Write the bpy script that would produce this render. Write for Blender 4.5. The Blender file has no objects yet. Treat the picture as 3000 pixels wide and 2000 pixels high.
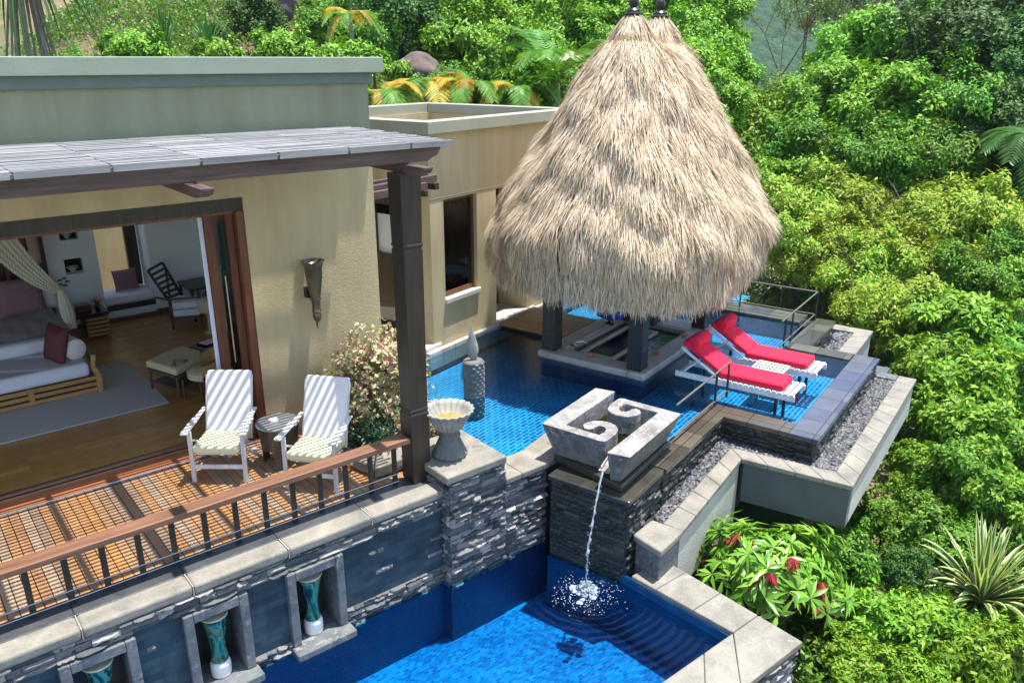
import bpy, math, random
import numpy as np
from mathutils import Vector, Matrix
SC = bpy.context.scene
COL = SC.collection
PI = math.pi
random.seed(7)
RNG = np.random.default_rng(11)
# ------------------------------------------------------------------ frames
A15 = math.radians(50.859 - 34.996)
CU, SU = math.cos(A15), math.sin(A15)
def P(u, w, z=0.0):                     # pool / annex frame -> world
    return (u * CU - w * SU, u * SU + w * CU, z)
H50 = math.radians(50.859)
def LV(x, y, z=0.0):                    # right / ahead of the lens, level -> world
    return (math.sin(H50) * x + math.cos(H50) * y, -math.cos(H50) * x + math.sin(H50) * y, z)
def toL(X, Y):
    return (math.sin(H50) * X - math.cos(H50) * Y, math.cos(H50) * X + math.sin(H50) * Y)

# ------------------------------------------------------------------ materials
class N:
    def __init__(s, name):
        s.m = bpy.data.materials.new(name); s.m.use_nodes = True
        s.t = s.m.node_tree; s.n = s.t.nodes; s.l = s.t.links
        s.b = s.n['Principled BSDF']; s.out = s.n['Material Output']
    def new(s, typ, **kw):
        x = s.n.new(typ)
        for k, v in kw.items():
            if k in x.inputs.keys() if hasattr(x.inputs, 'keys') else False: pass
            setattr(x, k, v)
        return x
    def set(s, node, **kw):
        for k, v in kw.items():
            node.inputs[k.replace('_', ' ')].default_value = v
    def link(s, a, b): s.l.new(a, b)
    def coord(s, kind='Object', scale=(1, 1, 1), rot=0.0, loc=(0, 0, 0)):
        tc = s.n.new('ShaderNodeTexCoord'); mp = s.n.new('ShaderNodeMapping')
        mp.inputs['Scale'].default_value = scale
        mp.inputs['Rotation'].default_value = (0, 0, rot)
        mp.inputs['Location'].default_value = loc
        s.link(tc.outputs[kind], mp.inputs['Vector']); return mp.outputs['Vector']
    def noise(s, vec, scale, detail=4, rough=.55, dist=0.0):
        x = s.n.new('ShaderNodeTexNoise'); s.link(vec, x.inputs['Vector'])
        x.inputs['Scale'].default_value = scale; x.inputs['Detail'].default_value = detail
        x.inputs['Roughness'].default_value = rough; x.inputs['Distortion'].default_value = dist
        return x.outputs['Fac']
    def ramp(s, fac, stops):
        x = s.n.new('ShaderNodeValToRGB'); s.link(fac, x.inputs['Fac'])
        el = x.color_ramp.elements
        while len(el) < len(stops): el.new(.5)
        for e, (p, c) in zip(el, stops):
            e.position = p; e.color = (*c, 1) if len(c) == 3 else c
        return x.outputs['Color']
    def mix(s, f, a, b, mode='MIX'):
        x = s.n.new('ShaderNodeMix'); x.data_type = 'RGBA'; x.blend_type = mode
        for i, v in ((0, f), (6, a), (7, b)):
            if isinstance(v, (int, float)): x.inputs[i].default_value = v
            elif isinstance(v, tuple): x.inputs[i].default_value = (*v, 1) if len(v) == 3 else v
            else: s.link(v, x.inputs[i])
        return x.outputs[2]
    def bump(s, h, strength=.3, dist=.02, prev=None):
        x = s.n.new('ShaderNodeBump'); x.inputs['Strength'].default_value = strength
        x.inputs['Distance'].default_value = dist; s.link(h, x.inputs['Height'])
        if prev is not None: s.link(prev, x.inputs['Normal'])
        s.link(x.outputs['Normal'], s.b.inputs['Normal']); return x.outputs['Normal']
    def base(s, c):
        if isinstance(c, tuple): s.b.inputs['Base Color'].default_value = (*c, 1)
        else: s.link(c, s.b.inputs['Base Color'])
    def fin(s, rough=.6, metal=0, spec=.5):
        s.b.inputs['Roughness'].default_value = rough
        s.b.inputs['Metallic'].default_value = metal
        s.b.inputs['Specular IOR Level'].default_value = spec
        return s.m
MT = {}
def simple(name, c, rough=.6, var=.15, scale=8, bump=.0, bscale=60, metal=0, spec=.5, stretch=(1, 1, 1)):
    m = N(name); v = m.coord('Object', stretch)
    f = m.noise(v, scale, 5)
    d = tuple(x * (1 - var) for x in c); e = tuple(min(1, x * (1 + var)) for x in c)
    m.base(m.ramp(f, [(.3, d), (.7, e)]))
    if bump: m.bump(m.noise(v, bscale, 4), bump, .01)
    MT[name] = m.fin(rough, metal, spec); return MT[name]
def wood(name, c1, c2, rough=.5, axis=0, scale=1.0, bump=.15):
    m = N(name); st = [14, 14, 14]; st[axis] = .8
    v = m.coord('Object', tuple(x * scale for x in st))
    f = m.noise(v, 2.2, 6, .6, .4)
    m.base(m.ramp(f, [(.3, c1), (.7, c2)])); m.bump(f, bump, .004)
    MT[name] = m.fin(rough); return MT[name]
def stucco(name, c, rot=0.0):
    m = N(name); v = m.coord('Object')
    big = m.noise(v, .9, 3); fine = m.noise(v, 45, 3, .6, .5)
    st = m.noise(m.coord('Object', (1.5, 1.5, .25)), 3, 5)
    col = m.ramp(big, [(.3, tuple(x * .92 for x in c)), (.7, tuple(min(1, x * 1.05) for x in c))])
    col = m.mix(.30, col, m.ramp(st, [(.35, (.55, .52, .45)), (.62, (1, 1, 1))]), 'MULTIPLY')
    m.base(col); nb = m.bump(fine, .85, .011)
    MT[name] = m.fin(.9, 0, .2); return MT[name]
def stone(name, c1, c2, rough=.75, scale=3.0, bump=.4, spots=None):
    m = N(name); v = m.coord('Object')
    f = m.noise(v, scale, 8, .62, .6); g = m.noise(v, scale * 14, 5)
    col = m.ramp(f, [(.28, c1), (.72, c2)])
    col = m.mix(.3, col, m.ramp(g, [(.35, (.5, .5, .5)), (.65, (1.15, 1.15, 1.15))]), 'MULTIPLY')
    if spots:
        h = m.noise(v, scale * 2.3, 6, .7, 1.2)
        mask = m.ramp(h, [(.55, (0, 0, 0)), (.63, (1, 1, 1))]); col = m.mix(mask, col, spots)
    m.base(col); m.bump(m.mix(.5, f, g), bump, .012)
    MT[name] = m.fin(rough); return MT[name]
def island(name, cols, rough=.5, transl=0.0, spec=.4, objvar=.12):
    """leaf, straw or pebble: every little piece its own tone"""
    m = N(name); g = m.n.new('ShaderNodeNewGeometry'); oi = m.n.new('ShaderNodeObjectInfo')
    n = len(cols); col = m.ramp(g.outputs['Random Per Island'], [(i / max(1, n - 1), c) for i, c in enumerate(cols)])
    if objvar:
        hs = m.n.new('ShaderNodeHueSaturation'); mr = m.n.new('ShaderNodeMapRange')
        mr.inputs['To Min'].default_value = 1 - objvar * 1.6; mr.inputs['To Max'].default_value = 1 + objvar * 1.6
        mh = m.n.new('ShaderNodeMapRange'); mh.inputs['To Min'].default_value = .5 - objvar * .12; mh.inputs['To Max'].default_value = .5 + objvar * .12
        m.link(oi.outputs['Random'], mr.inputs['Value']); m.link(oi.outputs['Random'], mh.inputs['Value'])
        m.link(mr.outputs[0], hs.inputs['Value']); m.link(mh.outputs[0], hs.inputs['Hue']); m.link(col, hs.inputs['Color'])
        col = hs.outputs['Color']
    m.base(col)
    if transl:
        tr = m.n.new('ShaderNodeBsdfTranslucent'); mx = m.n.new('ShaderNodeMixShader'); mx.inputs[0].default_value = transl
        br = m.mix(1.0, col, (1.5, 1.35, .6), 'MULTIPLY'); m.link(br, tr.inputs['Color'])
        m.link(m.b.outputs[0], mx.inputs[1]); m.link(tr.outputs[0], mx.inputs[2]); m.link(mx.outputs[0], m.out.inputs['Surface'])
    MT[name] = m.fin(rough, 0, spec); return MT[name]
def tiles(name, c1, c2, mortar, bw, bh, ms=.006, rot=0.0, rough=.25, plane='xy', offset=.5, bias=0.0, var=None, bump=.3):
    m = N(name)
    tc = m.n.new('ShaderNodeTexCoord'); mp = m.n.new('ShaderNodeMapping'); mp.inputs['Rotation'].default_value = (0, 0, rot)
    m.link(tc.outputs['Object'], mp.inputs['Vector']); vec = mp.outputs['Vector']
    if plane != 'xy':
        sp = m.n.new('ShaderNodeSeparateXYZ'); cb = m.n.new('ShaderNodeCombineXYZ'); m.link(vec, sp.inputs[0])
        m.link(sp.outputs['X' if plane == 'xz' else 'Y'], cb.inputs[0]); m.link(sp.outputs['Z'], cb.inputs[1]); vec = cb.outputs[0]
    b = m.n.new('ShaderNodeTexBrick'); m.link(vec, b.inputs['Vector'])
    b.offset = offset
    for k, v in (('Color1', c1), ('Color2', c2), ('Mortar', mortar)): b.inputs[k].default_value = (*v, 1)
    for k, v in (('Scale', 1.0), ('Mortar Size', ms), ('Brick Width', bw), ('Row Height', bh), ('Bias', bias), ('Mortar Smooth', .1)): b.inputs[k].default_value = v
    col = b.outputs['Color']
    if var:
        f = m.noise(m.coord('Object'), var[0], 4); col = m.mix(var[1], col, m.ramp(f, [(.3, var[2]), (.7, var[3])]), 'MULTIPLY')
    m.base(col); inv = m.n.new('ShaderNodeMath'); inv.operation = 'SUBTRACT'; inv.inputs[0].default_value = 1; m.link(b.outputs['Fac'], inv.inputs[1])
    m.bump(inv.outputs[0], bump, .004)
    MT[name] = m.fin(rough); return MT[name]
def water(name, tint, wave=9.0, strength=.12, gl=.03, ring=None):
    m = N(name); m.n.remove(m.b)
    tr = m.n.new('ShaderNodeBsdfTransparent'); tr.inputs[0].default_value = (*tint, 1)
    gs = m.n.new('ShaderNodeBsdfGlossy'); gs.inputs['Roughness'].default_value = gl
    fr = m.n.new('ShaderNodeFresnel'); fr.inputs['IOR'].default_value = 1.33
    bp = m.n.new('ShaderNodeBump'); bp.inputs['Strength'].default_value = strength; bp.inputs['Distance'].default_value = .05
    v = m.coord('Object'); a = m.noise(v, wave, 3, .5, .8); m.link(a, bp.inputs['Height'])
    m.link(bp.outputs[0], gs.inputs['Normal']); m.link(bp.outputs[0], fr.inputs['Normal'])
    if ring:     # ripples spreading from where the jet lands
        wv = m.n.new('ShaderNodeTexWave'); wv.wave_type = 'RINGS'; wv.rings_direction = 'Z'; wv.inputs['Scale'].default_value = 3.2; wv.inputs['Distortion'].default_value = 2.5; wv.inputs['Detail'].default_value = 2
        m.link(m.coord('Object', (1, 1, 1), 0, (-ring[0], -ring[1], 0)), wv.inputs['Vector']); ad = m.n.new('ShaderNodeMath'); ad.operation = 'MULTIPLY_ADD'; m.link(wv.outputs['Fac'], ad.inputs[0]); ad.inputs[1].default_value = .35; m.link(a, ad.inputs[2]); m.link(ad.outputs[0], bp.inputs['Height'])
    mx = m.n.new('ShaderNodeMixShader'); m.link(fr.outputs[0], mx.inputs[0]); m.link(tr.outputs[0], mx.inputs[1]); m.link(gs.outputs[0], mx.inputs[2])
    m.link(mx.outputs[0], m.out.inputs['Surface']); MT[name] = m.m; return m.m
def glass(name, tint=(.8, .88, .86), refl=1.5):
    m = N(name); m.n.remove(m.b)
    tr = m.n.new('ShaderNodeBsdfTransparent'); tr.inputs[0].default_value = (*tint, 1)
    gs = m.n.new('ShaderNodeBsdfGlossy'); gs.inputs['Roughness'].default_value = .01
    fr = m.n.new('ShaderNodeFresnel'); fr.inputs['IOR'].default_value = refl
    mx = m.n.new('ShaderNodeMixShader'); m.link(fr.outputs[0], mx.inputs[0]); m.link(tr.outputs[0], mx.inputs[1]); m.link(gs.outputs[0], mx.inputs[2])
    m.link(mx.outputs[0], m.out.inputs['Surface']); MT[name] = m.m; return m.m

stucco('stucco_tan', (.56, .455, .265))
stucco('stucco_shaded', (.30, .31, .20))  # shade under the roof coping is put into this darker stucco colour
simple('coping_paint', (.32, .37, .27), .7, .06, 3, .15, 40)
simple('coping_annex', (.34, .345, .245), .7, .08, 3, .15, 40)
simple('ledge_paint', (.13, .18, .155), .7, .08)
wood('dark_wood', (.014, .013, .010), (.042, .034, .027), .36, 2)
wood('beam_wood', (.055, .032, .026), (.16, .10, .085), .55, 0)
wood('joist_wood', (.06, .035, .03), (.15, .09, .08), .55, 1)
wood('rail_wood', (.12, .058, .034), (.27, .135, .08), .36, 0)
wood('brown_wood', (.085, .028, .013), (.20, .07, .032), .4, 2)
wood('teak_light', (.36, .17, .05), (.62, .34, .13), .5, 0)
wood('teak_dark', (.16, .07, .03), (.30, .14, .06), .5, 0)
wood('white_wood', (.52, .48, .46), (.80, .77, .75), .6, 2, .6, .2)
wood('lounger_wood', (.55, .55, .56), (.82, .82, .82), .55, 0, .6, .2)
wood('bridge_wood', (.22, .12, .075), (.42, .26, .18), .6, 0)
simple('black_wood', (.018, .016, .015), .35, .3)
simple('dark_metal', (.035, .034, .033), .4, .2, 20, 0, 60, .4)
simple('rail_metal', (.16, .14, .12), .45, .2, 20, 0, 60, .4)
simple('chrome', (.62, .60, .62), .22, .05, 4, 0, 60, 1)
simple('zinc', (.42, .44, .46), .38, .12, 9, .05, 40, .7)
simple('cushion_white', (.78, .74, .73), .9, .03, 6, .12, 160)
simple('cushion_yellow', (.76, .72, .44), .9, .04, 6, .12, 160)
simple('cushion_red', (.70, .008, .045), .9, .16, 5, .55, 14)
simple('linen_white', (.76, .78, .86), .9, .04, 5, .15, 60)
simple('linen_cream', (.60, .50, .32), .9, .05, 5, .15, 80)
simple('maroon', (.10, .014, .016), .6, .15, 9, .1)
simple('cyan_glaze', (.03, .17, .15), .16, .3)
simple('wall_white', (.70, .76, .78), .85, .04, 2, .08, 50)
simple('ceiling_white', (.6, .6, .58), .9, .03)
simple('marble_light', (.62, .57, .50), .55, .12, 5, .15, 30)
simple('cream_plaster', (.52, .47, .37), .6, .12, 4)
simple('render_shaded', (.085, .095, .105), .9, .12, 3, .5, 30)  # dark tone paints the shade of the unlit trough front
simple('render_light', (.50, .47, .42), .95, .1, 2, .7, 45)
simple('towel_white', (.8, .8, .82), .95, .03, 5, .3, 90)
simple('towel_blue', (.02, .05, .42), .9, .1)
simple('clay_orange', (.72, .30, .18), .6, .2, 30)
simple('petal_orange', (.75, .22, .12), .6, .2, 30)
simple('pot_maroon', (.12, .03, .025), .3, .2)
simple('lamp_shade', (.62, .50, .36), .9, .05)
simple('wall_lamp', (.45, .33, .25), .9, .08)
simple('black_lacquer', (.008, .01, .02), .15, .2)
simple('paper', (.7, .7, .7), .7, .03)
simple('green_dark', (.02, .045, .032), .3, .2)
simple('panel_white', (.62, .68, .70), .7, .03, 2)  # for the white sheets added behind the annex glass
simple('soil', (.13, .085, .06), 1, .3, 8, .5, 30)
simple('bark', (.13, .10, .08), .9, .3, 12, .6, 30, 0, .2, (1, 1, .3))
simple('bark_pale', (.26, .23, .20), .9, .3, 12, .6, 30, 0, .2, (1, 1, .3))
simple('boulder', (.12, .085, .075), .9, .3, 3, .6, 10)
simple('wicker_dark', (.09, .055, .03), .5, .3, 40)
stone('coping_stone', (.15, .14, .115), (.33, .30, .245), .75, 2.6, .5, (.25, .225, .18))
stone('coping_wet_shaded', (.035, .042, .05), (.09, .095, .10), .35, 2.5, .3)  # wet dark slate, with the handrail's shadow painted into the colour
stone('wet_stone', (.022, .022, .019), (.07, .062, .046), .25, 2.5, .25)
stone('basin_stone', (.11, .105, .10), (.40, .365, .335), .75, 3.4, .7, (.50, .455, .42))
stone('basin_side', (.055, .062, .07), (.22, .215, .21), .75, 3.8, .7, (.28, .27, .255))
stone('urn_stone', (.08, .085, .085), (.20, .205, .195), .75, 6, .6)
stone('urn_bowl', (.20, .20, .175), (.42, .41, .35), .75, 6, .4)
stone('carved_light', (.42, .38, .34), (.62, .56, .50), .5, 3, .2)
stone('niche_stone', (.06, .07, .08), (.20, .205, .20), .85, 4, .6, (.24, .235, .215))
island('ledger', [(.03, .04, .05), (.17, .165, .16), (.06, .07, .08), (.40, .37, .33), (.09, .10, .105), (.25, .235, .215), (.05, .06, .07)], .85, 0, .3, 0)
island('ledger_wet', [(.008, .013, .012), (.035, .038, .03), (.016, .02, .018), (.075, .072, .05)], .5, 0, .5, 0)
island('pebbles', [(.04, .04, .045), (.12, .12, .125), (.07, .07, .08), (.22, .215, .21), (.09, .09, .10)], .7, 0, .4, 0)
island('cobbles', [(.10, .10, .10), (.22, .22, .22), (.15, .145, .14)], .7, 0, .4, 0)
island('thatch', [(.35, .25, .145), (.71, .58, .41), (.55, .415, .265), (.90, .80, .66), (.65, .51, .35), (.16, .11, .065), (.81, .69, .53), (.46, .385, .285)], .7, .12, .3, 0)
simple('thatch_base', (.24, .17, .10), .95, .35, 12, .7, 60, 0, .2, (1, 1, .2))
island('slats', [(.18, .18, .175), (.36, .355, .35), (.26, .26, .25), (.46, .45, .44)], .8, 0, .3, 0)
island('deck_boards', [(.42, .17, .06), (.42, .31, .20), (.50, .23, .075), (.34, .22, .14), (.45, .33, .22), (.55, .25, .08), (.40, .27, .17)], .5, 0, .4, 0)
island('deck_edge', [(.45, .13, .04), (.52, .20, .07), (.40, .12, .04)], .45, 0, .4, 0)
def grain(mn, axis):
    """long wood grain over per-board tones"""
    m = MT[mn]; t = m.node_tree; b = t.nodes['Principled BSDF']; src = b.inputs['Base Color'].links[0].from_socket
    n = N.__new__(N); n.m = m; n.t = t; n.n = t.nodes; n.l = t.links; n.b = b; n.out = t.nodes['Material Output']
    st = [26, 26, 26]; st[axis] = 1.2
    f = n.noise(n.coord('Object', tuple(st)), 1.5, 6, .65, .6); g = n.noise(n.coord('Object'), 2.1, 4)
    c = n.mix(.6, src, n.ramp(f, [(.3, (.55, .52, .5)), (.7, (1.2, 1.2, 1.2))]), 'MULTIPLY')
    c = n.mix(.4, c, n.ramp(g, [(.35, (.65, .65, .65)), (.65, (1.15, 1.15, 1.15))]), 'MULTIPLY')
    n.base(c); n.bump(f, .25, .004)
grain('deck_boards', 1); grain('deck_edge', 0); grain('slats', 0)
tiles('tile_blue', (.002, .11, .28), (.005, .21, .44), (.16, .50, .64), .16, .062, .006, A15 * -1, .3, 'xy', .5, 0, (1.9, .7, (.6, .65, .7), (1.3, 1.25, 1.2)))
tiles('mosaic_floor', (.0, .07, .24), (.010, .27, .54), (.02, .20, .40), .06, .032, .004, 0, .16, 'xy', .5, .1, (2.4, .7, (.5, .6, .7), (1.4, 1.3, 1.2)), .9)  # strong light and dark tile mix paints the mottling of caustics
tiles('mosaic_wall', (.0, .022, .075), (.002, .045, .14), (.006, .07, .17), .055, .028, .004, 0, .3, 'xz')  # navy tile colour carries the shade of the unlit underwater walls
tiles('wall_tile', (.010, .026, .036), (.030, .055, .068), (.012, .024, .03), .22, .075, .003, 0, .55, 'xz', .5, 0, (3, .8, (.45, .45, .45), (1.6, 1.55, 1.5)), .5)
tiles('slab_wet', (.045, .04, .032), (.12, .105, .08), (.02, .02, .018), .42, .42, .006, -A15, .16, 'xy', 0, 0, (2.5, .6, (.6, .6, .6), (1.3, 1.25, 1.1)))
tiles('slab_blue', (.055, .06, .10), (.11, .11, .115), (.03, .03, .03), .42, .42, .006, -A15, .10, 'xy', 0, 0, (2.5, .5, (.6, .6, .6), (1.3, 1.3, 1.3)))
tiles('floor_wood', (.36, .17, .035), (.50, .27, .07), (.10, .05, .02), 1.4, .11, .002, 0, .3, 'xy', .37, 0, (6, .5, (.7, .7, .7), (1.2, 1.2, 1.2)), .1)
tiles('tub_tile', (.46, .42, .33), (.50, .46, .36), (.33, .30, .24), .10, .10, .004, -A15, .4, 'xy', 0)
water('water_pool', (.60, .86, .95), 11, .10)
water('water_lower', (.40, .76, .93), 5, .5, .03, (5.296, 5.216))
water('water_basin', (.50, .55, .35), 8, .1)
glass('glass_clear', (.75, .82, .80), 1.5)
glass('glass_dark', (.35, .40, .40), 1.9)
def fabric(name, ca, cb, sx, sy=None, axis='X', rough=.95):
    m = N(name); v = m.coord('Object'); w = m.n.new('ShaderNodeTexWave'); w.bands_direction = axis
    m.link(v, w.inputs['Vector']); w.inputs['Scale'].default_value = sx; w.inputs['Distortion'].default_value = 1.5; w.inputs['Detail'].default_value = 2
    m.base(m.ramp(w.outputs['Fac'], [(.3, ca), (.7, cb)])); MT[name] = m.fin(rough, 0, .2)
fabric('stripe_mauve', (.17, .085, .11), (.33, .20, .23), 14)
fabric('coverlet', (.30, .29, .31), (.42, .41, .43), 5, axis='Y')
fabric('rug', (.40, .39, .38), (.50, .49, .48), 40, axis='Y')
fabric('sheer', (.52, .50, .38), (.66, .64, .52), 9)
fabric('rattan', (.22, .12, .03), (.58, .38, .14), 42)
fabric('cover_grey', (.46, .46, .50), (.55, .55, .58), 30, axis='Y')
# glazed vase: green running over brown, darker streaks
m = N('vase_glaze'); v = m.coord('Object', (1, 1, .35)); f = m.noise(v, 9, 6, .6, 1.5)
m.base(m.ramp(f, [(.40, (.006, .02, .03)), (.48, (.012, .10, .09)), (.55, (.05, .28, .19)), (.62, (.10, .09, .04)), (.70, (.01, .06, .06))])); MT['vase_glaze'] = m.fin(.13)
m = N('bronze'); v = m.coord('Object', (1, 1, .3)); f = m.noise(v, 8, 6, .6, 1)
m.base(m.ramp(f, [(.3, (.06, .065, .06)), (.55, (.14, .13, .10)), (.75, (.30, .17, .06))])); MT['bronze'] = m.fin(.3, .6)
# leaves
island('leaf_bright', [(.055, .18, .010), (.15, .34, .018), (.26, .46, .035), (.085, .24, .014), (.38, .54, .075)], .5, .18, .22)
island('leaf_mid', [(.035, .14, .014), (.08, .26, .018), (.18, .34, .03), (.05, .16, .014), (.27, .44, .05)], .5, .16, .22)
island('leaf_dark', [(.016, .06, .012), (.04, .12, .018), (.09, .20, .03), (.02, .08, .014), (.14, .26, .04)], .5, .14, .22)
island('leaf_yellow', [(.11, .24, .015), (.25, .41, .03), (.37, .48, .05), (.15, .30, .02), (.56, .50, .12)], .5, .18, .22)
island('leaf_olive', [(.06, .13, .02), (.12, .21, .03), (.17, .25, .05), (.09, .16, .03)], .45, .25)
island('leaf_cream', [(.62, .58, .32), (.28, .34, .14), (.72, .66, .42), (.42, .42, .18), (.66, .40, .34), (.16, .22, .08)], .5, .2)
island('leaf_pink', [(.50, .20, .18), (.62, .42, .32), (.40, .10, .12)], .5, .2)
island('leaf_blackgreen', [(.01, .035, .012), (.03, .075, .03), (.02, .05, .02)], .35, .12)
island('leaf_mango', [(.07, .20, .02), (.16, .36, .03), (.30, .50, .07), (.11, .28, .025)], .28, .22)
island('leaf_flush', [(.46, .05, .03), (.26, .012, .04), (.60, .18, .07), (.36, .02, .03)], .4, .15)
island('frond_green', [(.07, .22, .02), (.15, .34, .05), (.24, .42, .10)], .4, .3)
island('frond_yellow', [(.50, .32, .03), (.62, .42, .08), (.30, .36, .06), (.55, .22, .03)], .5, .3)
island('strap_green', [(.04, .13, .02), (.08, .20, .035)], .35, .2)
island('strap_cream', [(.50, .55, .20), (.62, .62, .32)], .4, .2)
island('dry_grass', [(.36, .22, .15), (.46, .32, .22), (.28, .18, .12), (.20, .24, .06)], .9, .1)
island('ground_leaf', [(.05, .17, .015), (.11, .28, .025), (.16, .26, .04), (.08, .20, .02)], .45, .25, .4, 0)
simple('petal_magenta', (.45, .03, .20), .6, .3)
simple('petal_violet', (.30, .16, .45), .6, .3)

# ------------------------------------------------------------------ mesh builder
class MB:
    def __init__(s): s.v = []; s.f = []; s.mi = []
    def add(s, vs, fs, mi=0):
        o = len(s.v); s.v += [tuple(x) for x in vs]; s.f += [tuple(i + o for i in f) for f in fs]; s.mi += [mi] * len(fs); return s
    def box(s, x0, x1, y0, y1, z0, z1, mi=0):
        return s.add([(x, y, z) for z in (z0, z1) for y in (y0, y1) for x in (x0, x1)],
                     [(0, 2, 3, 1), (4, 5, 7, 6), (0, 1, 5, 4), (2, 6, 7, 3), (0, 4, 6, 2), (1, 3, 7, 5)], mi)
    def pbox(s, u0, u1, w0, w1, z0, z1, mi=0):
        return s.prism([P(u0, w0)[:2], P(u1, w0)[:2], P(u1, w1)[:2], P(u0, w1)[:2]], z0, z1, mi)
    def prism(s, poly, z0, z1, mi=0):
        """poly ccw 2d; z0/z1 numbers or per-vertex lists"""
        n = len(poly)
        if sum(poly[i][0] * poly[(i + 1) % n][1] - poly[(i + 1) % n][0] * poly[i][1] for i in range(n)) < 0:
            poly = poly[::-1]
            if isinstance(z1, (list, tuple)): z1 = z1[::-1]
            if isinstance(z0, (list, tuple)): z0 = z0[::-1]
        a = z0 if isinstance(z0, (list, tuple)) else [z0] * n; b = z1 if isinstance(z1, (list, tuple)) else [z1] * n
        vs = [(p[0], p[1], a[i]) for i, p in enumerate(poly)] + [(p[0], p[1], b[i]) for i, p in enumerate(poly)]
        fs = [tuple(range(n))[::-1], tuple(range(n, 2 * n))] + [(i, (i + 1) % n, n + (i + 1) % n, n + i) for i in range(n)]
        return s.add(vs, fs, mi)
    def bar(s, a, b, w, h=None, mi=0, up=(0, 0, 1)):
        """rectangular bar between two points, w across, h along up"""
        h = h or w; a = Vector(a); b = Vector(b); d = (b - a).normalized(); u = Vector(up)
        x = d.cross(u)
        if x.length < 1e-4: x = d.cross(Vector((0, 1, 0)))
        x.normalize(); y = x.cross(d).normalized(); vs = []
        for p in (a, b):
            for sx, sy in ((-1, -1), (1, -1), (1, 1), (-1, 1)): vs.append(p + x * sx * w / 2 + y * sy * h / 2)
        return s.add(vs, [(0, 1, 2, 3), (7, 6, 5, 4), (0, 4, 5, 1), (1, 5, 6, 2), (2, 6, 7, 3), (3, 7, 4, 0)], mi)
    def tube(s, pts, r, n=8, mi=0, cap=True):
        pts = [Vector(p) for p in pts]; rs = r if isinstance(r, (list, tuple)) else [r] * len(pts)
        o = []; prev = None
        for i, p in enumerate(pts):
            d = (pts[min(i + 1, len(pts) - 1)] - pts[max(i - 1, 0)]).normalized()
            if prev is None:
                x = d.cross(Vector((0, 0, 1)))
                if x.length < 1e-3: x = Vector((1, 0, 0))
            else: x = prev - d * prev.dot(d)
            x.normalize(); prev = x; y = d.cross(x)
            o.append([p + (x * math.cos(2 * PI * k / n) + y * math.sin(2 * PI * k / n)) * rs[i] for k in range(n)])
        vs = [q for ring in o for q in ring]; fs = []
        for i in range(len(pts) - 1):
            for k in range(n): fs.append((i * n + k, i * n + (k + 1) % n, (i + 1) * n + (k + 1) % n, (i + 1) * n + k))
        if cap: fs += [tuple(range(n))[::-1], tuple(range((len(pts) - 1) * n, len(pts) * n))]
        return s.add(vs, fs, mi)
    def lathe(s, c, prof, n=24, mi=0, flute=0, fl=0.0, close=True):
        """prof: (r, z); optional scalloped flutes"""
        vs = []
        for r, z in prof:
            for k in range(n):
                a = 2 * PI * k / n; rr = r * (1 + (fl * (abs(math.cos(a * flute / 2)) - .5) if flute else 0))
                vs.append((c[0] + rr * math.cos(a), c[1] + rr * math.sin(a), c[2] + z))
        fs = [(i * n + k, i * n + (k + 1) % n, (i + 1) * n + (k + 1) % n, (i + 1) * n + k) for i in range(len(prof) - 1) for k in range(n)]
        if close: fs += [tuple(range(n))[::-1], tuple(range((len(prof) - 1) * n, len(prof) * n))]
        return s.add(vs, fs, mi)
    def grid(s, fn, nu, nv, mi=0):
        vs = [fn(i / nu, j / nv) for j in range(nv + 1) for i in range(nu + 1)]
        return s.add(vs, [(j * (nu + 1) + i, j * (nu + 1) + i + 1, (j + 1) * (nu + 1) + i + 1, (j + 1) * (nu + 1) + i) for j in range(nv) for i in range(nu)], mi)
    def pillow(s, c, ax, ay, az, L, W, T, n=10, mi=0, k=.45, seam=0.0):
        """soft cushion: ax, ay in-plane unit vectors, az up"""
        c, ax, ay, az = Vector(c), Vector(ax).normalized(), Vector(ay).normalized(), Vector(az).normalized()
        for sg in (1, -1):
            def fn(u, v):
                a, b = 2 * u - 1, 2 * v - 1
                e = (max(0, 1 - abs(a) ** 3.2) * max(0, 1 - abs(b) ** 3.2)) ** k
                pull = 1 - seam * (abs(a) ** 2 * (1 - b * b) * .0 + (1 - abs(a)) * abs(b) ** 4 * .0)
                return c + ax * a * L / 2 * (1 - seam * (1 - b * b) * abs(a) ** 2) + ay * b * W / 2 * (1 - seam * (1 - a * a) * abs(b) ** 2) + az * (T / 2 * e * sg)
            if sg > 0: s.grid(fn, n, n, mi)
            else: s.grid(lambda u, v: fn(1 - u, v), n, n, mi)
        return s
    def mesh(s, name, mats):
        me = bpy.data.meshes.new(name); me.from_pydata(s.v, [], s.f)
        for m in (mats if isinstance(mats, (list, tuple)) else [mats]): me.materials.append(MT[m])
        if any(s.mi): me.polygons.foreach_set('material_index', s.mi)
        me.update(); return me
def build(mb, name, mats, parent=None, bev=0.0, smooth=False, seg=2):
    me = mb if isinstance(mb, bpy.types.Mesh) else mb.mesh(name, mats)
    o = bpy.data.objects.new(name, me); COL.objects.link(o)
    if smooth:
        me.polygons.foreach_set('use_smooth', [True] * len(me.polygons))
        if smooth != 'all':
            try: me.set_sharp_from_angle(angle=math.radians(40))
            except Exception: pass
    if bev:
        b = o.modifiers.new('bevel', 'BEVEL'); b.width = bev; b.segments = seg; b.limit_method = 'ANGLE'; b.angle_limit = math.radians(35)
    if parent:
        o.parent = parent; o.matrix_parent_inverse = Matrix.Translation(parent.location).inverted() if parent.rotation_euler.z == 0 else (Matrix.Translation(parent.location) @ Matrix.Rotation(parent.rotation_euler.z, 4, 'Z')).inverted()
    return o
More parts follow.
